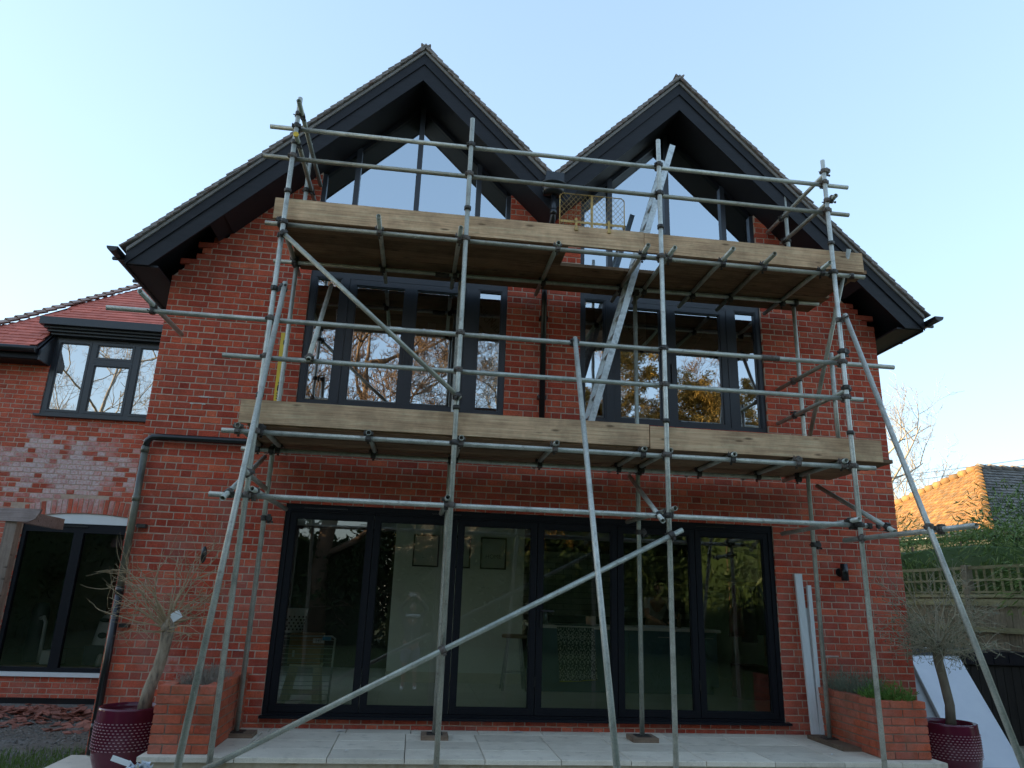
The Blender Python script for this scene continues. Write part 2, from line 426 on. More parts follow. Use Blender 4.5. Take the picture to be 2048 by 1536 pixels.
POT = M('burgundy_glaze', (0.077, 0.006, 0.020), (0.110, 0.013, 0.033), 3, 0.16, world=True, bmp=0.03)
POT_DOT = M('pale_pot_dots', (0.46, 0.30, 0.33), (0.34, 0.18, 0.21), 30, 0.5)
SOIL = M('dark_soil', (0.035, 0.026, 0.02), (0.06, 0.045, 0.035), 20, 0.95, bmp=0.8)
BARK_PALE = M('pale_olive_bark', (0.42, 0.345, 0.255), (0.30, 0.235, 0.165), 8, 0.85, bmp=0.5, stretch=(3, 3, 1), c3=(0.09, 0.07, 0.055))
TWIG_PALE = M('dry_twigs', (0.40, 0.30, 0.18), (0.30, 0.215, 0.125), 8, 0.8, world=True)
BARK_OLIVE = M('olive_bark', (0.20, 0.165, 0.115), (0.13, 0.105, 0.075), 8, 0.85, bmp=0.5, stretch=(3, 3, 1))
TWIG_OLIVE = M('olive_twigs', (0.294, 0.259, 0.175), (0.378, 0.336, 0.231), 8, 0.8, world=True)
def leaf_mat(name, a, b_, c=None, trans=0.25):
    mt, n, l, b = new_mat(name)
    b.inputs['Roughness'].default_value = 0.55; b.inputs['Specular IOR Level'].default_value = 0.3
    rv = rand_value(n, l)
    col = ramp(n, l, rv, [(0, a), (1, b_)] if c is None else [(0, a), (0.6, b_), (1, c)])
    l.new(col, b.inputs['Base Color'])
    tr = n.new('ShaderNodeBsdfTranslucent'); l.new(col, tr.inputs[0])
    mx = n.new('ShaderNodeMixShader'); mx.inputs[0].default_value = trans
    l.new(b.outputs[0], mx.inputs[1]); l.new(tr.outputs[0], mx.inputs[2])
    l.new(mx.outputs[0], n['Material Output'].inputs[0])
    return mt
LEAF_OLIVE = leaf_mat('olive_leaf', (0.125, 0.138, 0.081), (0.237, 0.250, 0.163))
LEAF_DRY = leaf_mat('dry_leaf', (0.375, 0.275, 0.125), (0.525, 0.413, 0.213))
LEAF_LAV = leaf_mat('lavender_leaf', (0.150, 0.181, 0.125), (0.250, 0.294, 0.213))
LEAF_HERB = leaf_mat('green_herb_leaf', (0.075, 0.175, 0.031), (0.163, 0.312, 0.062))
LEAF_DEAD = leaf_mat('dead_lavender', (0.237, 0.206, 0.169), (0.375, 0.338, 0.281))
LEAF_BAMBOO = leaf_mat('bamboo_leaf', (0.07, 0.13, 0.03), (0.18, 0.27, 0.07), (0.30, 0.36, 0.12))
LEAF_DARK = leaf_mat('dark_evergreen', (0.03, 0.065, 0.022), (0.085, 0.13, 0.045))
LEAF_GOLD = leaf_mat('golden_leaf', (0.213, 0.138, 0.031), (0.375, 0.250, 0.062), trans=0.35)
BARK_BG = M('brown_bark', (0.20, 0.13, 0.08), (0.13, 0.085, 0.055), 5, 0.9, world=True)
TWIG_BG = M('brown_twig', (0.19, 0.12, 0.075), (0.14, 0.09, 0.06), 5, 0.9, world=True)
TWIG_GOLD = M('golden_twig', (0.42, 0.27, 0.06), (0.32, 0.19, 0.05), 5, 0.9, world=True)
TWIG_GREY = M('grey_twig', (0.24, 0.215, 0.185), (0.31, 0.28, 0.24), 5, 0.9, world=True)
GRASS = leaf_mat('grass_blade', (0.065, 0.117, 0.023), (0.130, 0.208, 0.046))
LAWN = M('lawn_soil', (0.045, 0.075, 0.02), (0.07, 0.10, 0.03), 12, 0.95, bmp=0.6, world=True)
def gravel_mat():
    mt, n, l, b = new_mat('grey_gravel'); b.inputs['Roughness'].default_value = 0.95
    wv = coords(n, l, world=True)
    vor = n.new('ShaderNodeTexVoronoi'); vor.inputs['Scale'].default_value = 55; l.new(wv, vor.inputs['Vector'])
    col = ramp(n, l, noise(n, l, vor.outputs['Position'], 60, 2), [(0.3, (0.10, 0.095, 0.09)), (0.5, (0.17, 0.165, 0.155)), (0.7, (0.26, 0.25, 0.235))])
    col = mixc(n, l, ramp(n, l, noise(n, l, wv, 1.3, 5, 0.6), [(0.4, 0.0), (0.6, 0.8)]), col, (0.11, 0.09, 0.07))
    l.new(col, b.inputs['Base Color']); bump(n, l, b, vor.outputs['Distance'], 0.8, 0.02)
    return mt
GRAVEL = gravel_mat()
TERRA = M('broken_terracotta', (0.24, 0.085, 0.06), (0.32, 0.13, 0.095), 9, 0.9, bmp=0.3, var=0.25, world=True)
CLOTH_WHITE = M('white_plastic_bag', (0.72, 0.74, 0.76), (0.55, 0.60, 0.66), 9, 0.35, bmp=0.3)
BAG_PRINT = M('printed_bag', (0.70, 0.72, 0.72), (0.16, 0.22, 0.30), 26, 0.4, c3=(0.62, 0.50, 0.12))
PAPER = M('white_paper', (0.75, 0.76, 0.75), (0.68, 0.69, 0.68), 9, 0.7)

def glass_mat(name, ior, tint=(1, 1, 1), wave=0.0, wscale=1.2, gtint=(1, 1, 1)):
    mt = bpy.data.materials.new(name); mt.use_nodes = True
    n = mt.node_tree.nodes; l = mt.node_tree.links; n.clear()
    out = n.new('ShaderNodeOutputMaterial'); mx = n.new('ShaderNodeMixShader')
    fr = n.new('ShaderNodeFresnel'); fr.inputs['IOR'].default_value = ior
    tr = n.new('ShaderNodeBsdfTransparent'); tr.inputs[0].default_value = (*tint, 1)
    gl = n.new('ShaderNodeBsdfGlossy'); gl.inputs['Roughness'].default_value = 0.0; gl.inputs[0].default_value = (*gtint, 1)
    if wave:
        wv = coords(n, l, world=True); nz = noise(n, l, wv, wscale, 2, 0.5)
        bp = n.new('ShaderNodeBump'); bp.inputs['Strength'].default_value = wave; bp.inputs['Distance'].default_value = 0.01
        l.new(nz, bp.inputs['Height']); l.new(bp.outputs[0], gl.inputs['Normal'])
    l.new(fr.outputs[0], mx.inputs[0]); l.new(tr.outputs[0], mx.inputs[1]); l.new(gl.outputs[0], mx.inputs[2])
    l.new(mx.outputs[0], out.inputs[0])
    return mt
GLASS_DOOR = glass_mat('clear_door_glass', 2.1, (0.94, 0.985, 0.95), 0.10, 1.5)
GLASS_UP = glass_mat('coated_window_glass', 5.8, (0.62, 0.66, 0.66), 0.10, 2.2, (0.92, 0.96, 1.0))
GLASS_GABLE = glass_mat('coated_gable_glass', 6.5, (0.6, 0.65, 0.68), 0.06, 1.2, (0.86, 0.93, 1.0))
GLASS_WING = glass_mat('wing_window_glass', 6.5, (0.5, 0.55, 0.55), 0.05, 2.0)
GLASS_WINGLOW = glass_mat('wing_door_glass', 1.9, (0.72, 0.74, 0.70), 0.1, 1.5)

# interior
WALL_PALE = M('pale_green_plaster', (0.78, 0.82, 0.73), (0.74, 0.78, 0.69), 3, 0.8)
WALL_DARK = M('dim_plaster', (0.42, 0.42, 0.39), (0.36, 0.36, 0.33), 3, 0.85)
CEIL = M('ceiling_plaster', (0.80, 0.81, 0.78), (0.76, 0.77, 0.74), 3, 0.9)
FLOOR_IN = M('pale_floor_tile', (0.64, 0.65, 0.58), (0.58, 0.59, 0.52), 4, 0.35, var=0.06, world=True)
TEAL = M('teal_cabinet', (0.06, 0.13, 0.165), (0.075, 0.15, 0.19), 3, 0.4)
WORKTOP = M('pale_worktop', (0.78, 0.76, 0.70), (0.70, 0.68, 0.62), 12, 0.35)
SPLASH = M('metro_tile', (0.52, 0.50, 0.43), (0.44, 0.43, 0.37), 3, 0.35, var=0.15)
REDWALL = M('dark_red_lining', (0.14, 0.035, 0.024), (0.10, 0.026, 0.02), 4, 0.8)
INSUL = M('foil_insulation_board', (0.46, 0.45, 0.39), (0.38, 0.37, 0.32), 3, 0.5, var=0.1)
DARKROOM = M('dark_interior', (0.05, 0.045, 0.04), (0.035, 0.03, 0.028), 3, 0.9)  # unlit rooms: their darkness is put into the surface colour
STEEL = M('grey_wire_steel', (0.40, 0.45, 0.44), (0.30, 0.34, 0.33), 20, 0.35, metal=0.6)
CARD = M('brown_cardboard', (0.34, 0.22, 0.115), (0.28, 0.18, 0.09), 8, 0.9, bmp=0.1)
CREAM = M('cream_paint', (0.66, 0.66, 0.52), (0.60, 0.60, 0.47), 6, 0.5)
SEATW = M('stool_seat_wood', (0.20, 0.14, 0.08), (0.14, 0.095, 0.055), 6, 0.6, stretch=(2, 14, 2))
SKIN = M('skin', (0.50, 0.29, 0.21), (0.46, 0.255, 0.18), 5, 0.55)
HAIR_BROWN = M('brown_hair', (0.045, 0.025, 0.015), (0.08, 0.045, 0.025), 30, 0.6, stretch=(6, 6, 1))
CLOTH_DARK = M('dark_hoodie', (0.022, 0.023, 0.026), (0.032, 0.033, 0.036), 20, 0.9, bmp=0.2)
CLOTH_LILAC = M('grey_lilac_shorts', (0.30, 0.29, 0.36), (0.25, 0.245, 0.31), 14, 0.9, bmp=0.2)
CLOTH_PALE = M('pale_shirt', (0.60, 0.57, 0.52), (0.52, 0.50, 0.46), 14, 0.9, bmp=0.2)
FUR = M('white_hood_lining', (0.72, 0.72, 0.73), (0.60, 0.60, 0.62), 40, 0.95, bmp=0.6)

# ------------------------------------------------------------------ ground
def structure(name, mb, mat_, loc=None):
    o = mb.build(name, mat_, None, loc); o['kind'] = 'structure'; return o
g = MB(); g.box(-90, 90, -90, 150, -0.9, -0.62); structure('lawn', g, LAWN)
g = MB(); g.box(-14, -3.20, -1.25, 3.7, -0.62, -0.31); structure('side_ground', g, GRAVEL)
g = MB(); g.box(5.3, 8.6, -3.1, 9, -0.62, -0.26); structure('side_path', g, RENDER_)
# lower terrace of large slabs and the raised patio in front of the doors
terrace = MB().box(-3.14, 7.2, -3.05, -0.03, -0.62, -0.292).build('terrace', JOINT); terrace['kind'] = 'structure'
def slab_mesh(name, wx, wy, t, ch=0.006):
    b = MB(); x, y = wx / 2, wy / 2
    vs = [(-x+ch,-y+ch,0),(x-ch,-y+ch,0),(x-ch,y-ch,0),(-x+ch,y-ch,0),(-x,-y,-ch),(x,-y,-ch),(x,y,-ch),(-x,y,-ch),(-x,-y,-t),(x,-y,-t),(x,y,-t),(-x,y,-t)]
    fs = [(0,1,2,3)] + [(i+4,(i+1)%4+4,(i+1)%4,i) for i in range(4)] + [(i+8,(i+1)%4+8,(i+1)%4+4,i+4) for i in range(4)]
    b.add(vs, fs); me = b.mesh(name); me.materials.append(SLAB); return me
sm = slab_mesh('paving_slab', 0.594, 0.594, 0.042)
for i in range(17):
    for j in range(5):
        x = -2.84 + i * 0.6; y = -0.34 - j * 0.6
        o = place('paving_slab', sm, terrace, (x, y, -0.25 + rnd.uniform(-.0015, .0015)))
PX0, PX1, PY0 = -2.10, 4.95, -1.345
patio = MB().box(PX0, PX1, PY0, -0.002, -0.292, -0.044).build('patio', RENDER_); patio['kind'] = 'structure'
rows = [(-0.003, -0.235), (-0.235, -0.62), (-0.62, -1.0), (-1.0, -1.392)]
xs = [PX0 - .02, -1.36, -0.62, 0.02, 0.70, 1.36, 1.98, 2.66, 3.30, 3.96, 4.52, PX1 + .02]
for ri, (ya, yb) in enumerate(rows):
    off = 0.0 if ri >= 1 else 0.05
    for i in range(len(xs) - 1):
        xa, xb = xs[i] + (off if i else 0), xs[i+1] + (off if i < len(xs) - 2 else 0)
        me = slab_mesh('paving_slab', xb - xa - 0.007, ya - yb - (0.004 if ri < 3 else 0.003), 0.04, 0.004)
        place('paving_slab', me, patio, ((xa + xb) / 2, (ya + yb) / 2, rnd.uniform(-.0012, .0012)))

# ------------------------------------------------------------------ the house
XL, XR = -3.03, 5.72
GX = (-0.313, 3.007)          # ridge lines of the two gables
VX = 1.347                    # valley between them
APEX = 7.87                   # top edge of the barge boards at the apex (front plane)
house = thing('brick_house', 'tall red brick house with twin black gables and scaffold in front', 'house', (1.35, 0, 0))
def roofz(x, off):            # height of a line parallel to the roof slopes, off below the barge top
    return APEX - off - min(abs(x - GX[0]), abs(x - GX[1]))
SOF = 0.375
def under(x): return roofz(x, SOF)

# mortar backing of the front wall, cut round the openings
mw = MB()
Y0, Y1 = 0.0042, 0.28
def wallpoly(poly): mw.prism(poly, Y0, Y1)
wallpoly([(XL, -.62), (-1.47, -.62), (-1.47, under(-1.47)), (XL, under(XL))])
wallpoly([(-1.47, -.62), (-1.435, -.62), (-1.435, 2.235), (-1.47, 2.235)])
wallpoly([(-1.435, -.62), (4.13, -.62), (4.13, .088), (-1.435, .088)])
wallpoly([(4.13, -.62), (4.165, -.62), (4.165, 2.235), (4.13, 2.235)])
wallpoly([(-1.47, 2.235), (4.165, 2.235), (4.165, 3.34), (-1.47, 3.34)])
wallpoly([(.90, 3.34), (1.81, 3.34), (1.81, under(1.81)), (VX, under(VX)), (.90, under(.90))])
wallpoly([(4.165, -.62), (XR, -.62), (XR, under(XR)), (4.165, under(4.165))])
# side and back walls
for xa in (XL, XR - .28):   # unseen openings added to let more daylight into the rooms
    mw.box(xa, xa + .28, Y1, .9, -.62, 4.9); mw.box(xa, xa + .28, 3.1, 7.2, -.62, 4.9)
    mw.box(xa, xa + .28, .9, 3.1, -.62, .6); mw.box(xa, xa + .28, .9, 3.1, 2.3, 4.9)
mw.box(XL, XR, 7.2, 7.48, -.62, 4.9)
wall = mw.build('wall', MORTAR, house)

def brick_mesh(w_, h_, dep, seed, matl):
    """a brick face at y=0, edges eased and slightly uneven, running back to y=dep"""
    q = random.Random(seed); x, z, c = w_ / 2, h_ / 2, 0.0045
    def j(a=0.0016): return q.uniform(-a, a)
    front = [(-x+c+j(), j(.0012), -z+c+j()), (x-c+j(), j(.0012), -z+c+j()), (x-c+j(), j(.0012), z-c+j()), (-x+c+j(), j(.0012), z-c+j())]
    mid = [(-x+j(), c, -z+j()), (x+j(), c, -z+j()), (x+j(), c, z+j()), (-x+j(), c, z+j())]
    back = [(-x, dep, -z), (x, dep, -z), (x, dep, z), (-x, dep, z)]
    return front + mid + back, [(0,1,2,3)] + [(i+4,(i+1)%4+4,(i+1)%4,i) for i in range(4)] + [(i+8,(i+1)%4+8,(i+1)%4+4,i+4) for i in range(4)]
_bm = {}
def brick_data(w_, h_, matl, var=0, dep=0.06):
    k = (round(w_, 3), round(h_, 3), matl.name, var, dep)
    if k not in _bm:
        b = MB(); v, f = brick_mesh(w_, h_, dep, hash(k[:2]) % 999 + var * 17, matl); b.add(v, f)
        me = b.mesh('brick'); me.materials.append(matl); _bm[k] = me
    return _bm[k]
JT = 0.010
def flemish(x0, x1, z0, courses, gauge, openings, top=None, phase=0.0):
    """brick rectangles (x0,x1,z0,z1) in Flemish bond, clipped by openings [(x0,x1,z0,z1)] and by a sloping top"""
    out = []
    for c in range(courses):
        za = z0 + c * gauge; zb = za + gauge - JT; zm = (za + zb) / 2
        spans = [(x0, x1)]
        for (a, b_, p, q) in openings:
            if zm > p and zm < q:
                ns = []
                for s in spans:
                    if b_ <= s[0] or a >= s[1]: ns.append(s); continue
                    if a > s[0]: ns.append((s[0], a))
                    if b_ < s[1]: ns.append((b_, s[1]))
                spans = ns
        per = 0.3375
        for (sa, sb) in spans:
            x = math.floor((sa - phase) / per) * per + phase - (0.16875 if c % 2 else 0) - per
            bs = []
            while x < sb:
                for wd in (0.225, 0.1125):
                    a, b_ = max(x, sa), min(x + wd, sb) 
                    if b_ - a > 0.012: bs.append([a, b_ if b_ >= sb - 1e-6 else b_ - JT])
                    x += wd
            # slivers join their neighbour
            k = 0
            while k < len(bs):
                if bs[k][1] - bs[k][0] < 0.045 and len(bs) > 1:
                    if k == 0: bs[1][0] = bs[0][0]; bs.pop(0); continue
                    bs[k-1][1] = bs[k][1]; bs.pop(k); continue
                k += 1
            for a, b_ in bs:
                if top is not None and zm > max(top(a), top(b_)) - .01: continue
                out.append((a, b_, za, zb))
    return out
GA = 0.0755
Z00 = 0.725 - 17 * GA
op = [(-1.435, 4.13, .088, 2.235), (-1.47, .90, 3.34, 9), (1.81, 4.165, 3.34, 9)]
front = flemish(XL, XR, Z00, 104, GA, op, top=lambda x: under(x) + 0.01, phase=-1.45)
front = [b for b in front if b[2] > -0.32]
jobs = [(b, 0.0, BR_MAIN, 'front') for b in front]
# the wing, set back 3.6 m on the left
WX0, WY = -6.95, 3.6
wwall = MB()
AX0, AX1 = -5.83, -4.10     # lower opening with a shallow brick arch
def arc(x, rise0, mid):      # underside of the arch
    t = (x - (AX0 + AX1) / 2 - .02) / ((AX1 - AX0) / 2); return mid - rise0 * t * t
def soff(x): return arc(x, .085, 2.335)
def extr(x): return arc(x, .125, 2.56)
for (p, q, t) in [(WX0, -5.95, 4.78), (-5.95, AX0, 3.82), (AX1, -3.9, 3.82), (-3.9, XL, 4.78)]:
    wwall.box(p, q, WY + .0042, WY + .28, -.62, t)
wwall.prism([(AX0, -.62), (AX1, -.62), (AX1, .05), (AX0, .05)], WY + .0042, WY + .28)
n_ = 14
wwall.prism([(AX0 + (AX1 - AX0) * i / n_, soff(AX0 + (AX1 - AX0) * i / n_)) for i in range(n_ + 1)] + [(AX1, 3.82), (AX0, 3.82)], WY + .0042, WY + .28)
wwall.box(WX0, WX0 + .28, WY + .28, 7.9, -.62, 4.78)
wingwall = wwall.build('wing_wall', MORTAR, house)
wing = flemish(WX0, XL, Z00, 75, GA, [(-5.95, -3.9, 3.82, 9), (AX0, AX1, .05, 2.14)], phase=-5.2)
def clear_of_arch(b):
    xm, zm = (b[0] + b[1]) / 2, (b[2] + b[3]) / 2
    if AX0 - .12 < xm < AX1 + .12 and 2.1 < zm < extr(xm) + .03: return False
    return True
wing = [b for b in wing if b[2] > -0.26 and b[3] < 4.77 and clear_of_arch(b)]
jobs += [(b, WY, BR_WING, 'wing') for b in wing]
jobs.sort(key=lambda t: -size_in_photo(((t[0][0] + t[0][1]) / 2, t[1], (t[0][2] + t[0][3]) / 2), ((t[0][1] - t[0][0]) * (t[0][3] - t[0][2])) ** .5))
NB = 278
rest = {'front': MB(), 'wing': MB()}
for i, (b, y, mt_, where) in enumerate(jobs):
    wd, ht = b[1] - b[0], b[3] - b[2]; c = ((b[0] + b[1]) / 2, y + rnd.uniform(-.0022, .0016), (b[2] + b[3]) / 2)
    if i < NB:
        o = place('brick', brick_data(wd, ht, mt_, rnd.randrange(3)), wall if where == 'front' else wingwall, c)
        o.rotation_euler = (rnd.uniform(-.006, .006), rnd.uniform(-.004, .004), rnd.uniform(-.006, .006))
    else:
        v, f = brick_mesh(wd, ht, .06, i, mt_)
        rest[where].add([(p[0] + c[0], p[1] + c[1], p[2] + c[2]) for p in v], f)
o = rest['front'].build('brickwork', BR_MAIN, wall); o['kind'] = 'stuff'
o = rest['wing'].build('brickwork', BR_WING, wingwall); o['kind'] = 'stuff'
# voussoirs of the arch, each a brick of its own
na = 24
for i in range(na):
    xm = AX0 - .02 + (AX1 - AX0 + .04) * (i + .5) / na
    zl, zh = soff(xm) + .004, extr(xm) + .0
    wd = (AX1 - AX0) / na - .011
    o = place('brick', brick_data(wd, zh - zl, BR_WING, i % 3), wingwall, (xm, WY - .004, (zl + zh) / 2))
    o.rotation_euler = (0, (xm - (AX0 + AX1) / 2) * -.16 * -1, 0)

for xa in (XL + .1, XR - .16):  # added side windows, out of view, to brighten the ground floor
    b = MB(); b.box(xa, xa + .06, .9, .96, .6, 2.3); b.box(xa, xa + .06, 3.04, 3.1, .6, 2.3); b.box(xa, xa + .06, .96, 3.04, .6, .66); b.box(xa, xa + .06, .96, 3.04, 2.24, 2.3)
    sw_ = b.build('window', M('added_side_window_frame', (.01, .011, .014), None, 9, .5), house)
    b = MB(); b.add([(xa + .03, .96, .66), (xa + .03, 3.04, .66), (xa + .03, 3.04, 2.24), (xa + .03, .96, 2.24)], [(0, 1, 2, 3)]); b.build('pane', GLASS_DOOR, sw_)
b = MB(); ql = random.Random(4)      # lime mortar smears left on the joints
for (xa, xb, z) in [(-2.03, -1.64, .7225), (4.62, 4.80, .8125), (-2.52, -2.38, 3.36), (-2.60, -2.47, 3.28)]:
    x = xa
    while x < xb:
        d = ql.uniform(.015, .05); b.box(x, x + d * .92, -.004 - ql.uniform(0, .004), .004, z - ql.uniform(.004, .009), z + ql.uniform(.003, .008)); x += d
b.build('lime_smear', M('white_lime', (.70, .66, .60), (.60, .55, .49), 30, .95, bmp=.4), house)
# ---- windows and doors: frame part > panes, leaves, handles
def pane(x0, x1, z0, z1, y, parent, mt_):
    b = MB(); b.add([(x0, y, z0), (x1, y, z0), (x1, y, z1), (x0, y, z1)], [(0, 1, 2, 3)])
    return b.build('pane', mt_, parent)
def poly_pane(poly, y, parent, mt_):
    b = MB(); b.add([(x, y, z) for x, z in poly], [tuple(range(len(poly)))]); return b.build('pane', mt_, parent)
def leaf_frame(x0, x1, z0, z1, w_, y0, parent, mt_, wb=None, name='door_leaf'):
    b = MB(); b.ringbar(x0, x1, z0, z1, w_, y0, y0 + .06, wb=wb)
    # glazing bead, a step back
    wb_ = wb or w_
    b.ringbar(x0 + w_, x1 - w_, z0 + wb_, z1 - w_, .012, y0 + .012, y0 + .05)
    return b.build(name, mt_, parent)
# big folding doors, six leaves
b = MB(); DX0, DX1, DZ0, DZ1 = -1.433, 4.128, .09, 2.233
b.box(DX0, DX0 + .05, .02, .11, DZ0 + .05, DZ1); b.box(DX1 - .05, DX1, .02, .11, DZ0 + .05, DZ1)
b.box(DX0 + .05, DX1 - .05, .02, .11, DZ1 - .062, DZ1); b.box(DX0 + .05, DX1 - .05, .018, .112, DZ1 - .082, DZ1 - .066)
b.box(DX0, DX1, .02, .13, DZ0 + .002, DZ0 + .05)
b.box(DX0 - .012, DX1 + .04, -.075, .02, DZ0 + .004, DZ0 + .028)
door = b.build('folding_door', FRAME, house)
for (xa, xb) in [(-1.24, -.78), (.15, .47), (3.2, 3.55)]:
    MB().box(xa, xb, .008, .02, 2.188, 2.200).build('trickle_vent', PLASTIC_BLACK, door)
edges = [DX0 + .05, -.478, .443, 1.345, 2.262, 3.182, DX1 - .05]
for i in range(6):
    xa, xb = edges[i] + .004, edges[i+1] - .004
    leaf_frame(xa, xb, DZ0 + .054, DZ1 - .084, .062, .03, door, FRAME, wb=.06)
    pane(xa + .06, xb - .06, DZ0 + .11, DZ1 - .142, .062, door, GLASS_DOOR)
    MB().box(xb - .004, xb + .012, .018, .03, .4 + .02, .52).build('hinge', PLASTIC_BLACK, door) if i in (0, 2, 4) else None
hb = MB(); hb.box(1.385, 1.41, .012, .03, 1.02, 1.24); hb.tube([(1.397, .02, 1.20), (1.397, -.025, 1.20), (1.53, -.03, 1.20)], .009, 8)
hb.build('door_handle', PLASTIC_BLACK, door)
# upper doors with glazed gables above, one pair per gable
def upper_set(xa, xb, xc, glassA, glassB, muls, leaves):
    b = MB()
    z0, z1, zs = 3.34, 5.0, 5.16
    b.box(xa, xa + .055, .03, .12, z0, min(under(xa) + .0, 9)); b.box(xb - .055, xb, .03, .12, z0, under(xb))
    b.box(xa + .055, xb - .055, .03, .12, z0, z0 + .06)
    b.box(xa + .055, xb - .055, .03, .12, z1 - .055, z1 + .02)
    fr = b.build('french_door', FRAME_UP, house)
    # infill behind the scaffold deck
    MB().box(xa + .055, xb - .055, .045, .11, z1 + .02, zs + .03).build('spandrel_panel', FRAME_UP, fr)
    # four glazed units: side light, two leaves, side light
    for (p, q, side) in leaves:
        if side:
            pane(p, q, z0 + .06, z1 - .055, .075, fr, glassA)
            leaf_frame(p - .012, q + .012, z0 + .05, z1 - .045, .022, .036, fr, FRAME_UP, name='side_light')
        else:
            leaf_frame(p - .075, q + .075, z0 + .045, z1 - .05, .076, .034, fr, FRAME_UP, wb=.045)
            pane(p, q, z0 + .06, z1 - .10, .07, fr, glassA)
    for k in range(3):
        p = leaves[k][1]; q = leaves[k+1][0]
        MB().box(p + (.012 if k == 0 else .078), q - (.012 if k == 2 else .078), .028, .12, z0 + .06, z1 - .055).build('post', FRAME_UP, fr) if q - p - .1 > .01 else None
    xm = (leaves[1][1] + leaves[2][0]) / 2
    for s in (-1, 1):
        MB().bar((xm + s * .04, .018, 3.86), (xm + s * .04, .018, 4.16), .02, .024).build('door_handle', PLASTIC_BLACK, fr)
    # glazed gable
    b = MB(); zb = zs + .03
    b.box(xa + .055, xb - .055, .03, .11, zb, zb + .05)
    cols = [xa + .055] + muls + [xb - .055]
    gf = b.build('gable_window', FRAME_UP, house)
    for mx in muls:
        MB().box(mx - .032, mx + .032, .026, .11, zb + .05, under(mx) - .002).build('mullion', FRAME_UP, gf)
    # sloping head members
    hb = MB()
    for (p, q) in ((xa + .055, xc), (xc, xb - .055)):
        hb.prism([(p, under(p) - .07), (q, under(q) - .07), (q, under(q) - .003), (p, under(p) - .003)], .032, .11)
    hb.build('sloping_head', FRAME, gf)
    for i in range(len(cols) - 1):
        p, q = cols[i] + (.03 if i else 0), cols[i+1] - (.03 if i < len(cols) - 2 else 0)
        pts = [(p, zb + .05), (q, zb + .05), (q, under(q) - .065)]
        if p < xc < q: pts.append((xc, under(xc) - .065))
        pts.append((p, under(p) - .065))
        poly_pane(pts, .07, gf, glassB)
upper_set(-1.47, .90, GX[0], GLASS_UP, GLASS_GABLE, [-1.053, -.297, .48],
          [(-1.405, -1.10, True), (-.93, -.345, False), (-.205, .315, False), (.545, .845, True)])
upper_set(1.81, 4.165, GX[1], GLASS_UP, GLASS_GABLE, [2.20, 2.975, 3.75],
          [(1.865, 2.135, True), (2.315, 2.84, False), (3.03, 3.63, False), (3.82, 4.11, True)])
# wing: upper window with stepped cornice
b = MB(); b.ringbar(-5.95, -3.9, 3.82, 5.10, .055, WY + .02, WY + .10)
wwin = b.build('window', FRAME_UP, house)
for mx in (-5.36, -4.70): MB().box(mx - .032, mx + .032, WY + .018, WY + .1, 3.875, 5.045).build('mullion', FRAME_UP, wwin)
MB().box(-5.328, -4.732, WY + .014, WY + .1, 4.70, 4.762).build('transom_bar', FRAME_UP, wwin)
for (p, q, r0, r1) in [(-5.895, -5.392, 3.875, 5.045), (-5.328, -4.732, 4.762, 5.045), (-5.328, -4.732, 3.875, 4.70), (-4.668, -3.955, 3.875, 5.045)]:
    leaf_frame(p + .002, q - .002, r0 + .002, r1 - .002, .03, WY + .012, wwin, FRAME_UP, name='sash')
    pane(p + .03, q - .03, r0 + .03, r1 - .03, WY + .045, wwin, GLASS_WING)
MB().box(-6.0, -3.85, WY - .07, WY + .02, 3.785, 3.82).build('sill', FRAME_UP, wwin)
MB().box(-5.2, -4.85, WY + .004, WY + .02, 5.062, 5.078).build('trickle_vent', PLASTIC_BLACK, wwin)
b = MB()
for k, (ov, za, zb) in enumerate([(.10, 5.103, 5.135), (.16, 5.138, 5.17), (.22, 5.173, 5.205), (.30, 5.208, 5.33)]):
    b.box(-5.93 - ov * .55, -3.06, WY - ov, WY + .3, za, zb)
b.build('cornice', FRAME_UP, house)
# wing: lower door-high window, white infill above, white sill
b = MB(); b.ringbar(AX0, AX1, .10, 2.18, .055, WY + .03, WY + .11); b.box(AX0 + .055, AX1 - .055, WY + .03, WY + .11, 2.05, 2.125)
b.box(-5.10, -4.965, WY + .025, WY + .11, .155, 2.05)
lw = b.build('window', FRAME, house)
for (p, q) in [(AX0 + .055, -5.10), (-4.965, AX1 - .055)]: pane(p, q, .155, 2.05, WY + .07, lw, GLASS_WINGLOW)
MB().box(-5.28, -4.92, WY + .012, WY + .03, 2.135, 2.15).build('trickle_vent', PLASTIC_BLACK, lw)
b = MB(); b.prism([(AX0, 2.182), (AX1, 2.182)] + [(AX1 + (AX0 - AX1) * i / 14, soff(AX1 + (AX0 - AX1) * i / 14) - .002) for i in range(15)], WY + .02, WY + .08)
b.build('arch_infill', WHITE_PAINT, lw)
MB().box(AX0 - .03, AX1 + .03, WY - .05, WY + .06, .045, .098).build('sill', WHITE_PAINT, lw)
b = MB(); b.box(WX0, XL, WY - .03, WY + .02, -.33, -.235)
for i in range(150): b.box(WX0 + i * .026, WX0 + i * .026 + .012, WY - .034, WY - .03, -.252, -.243)
b.build('vent_strip', PLASTIC_BLACK, house)

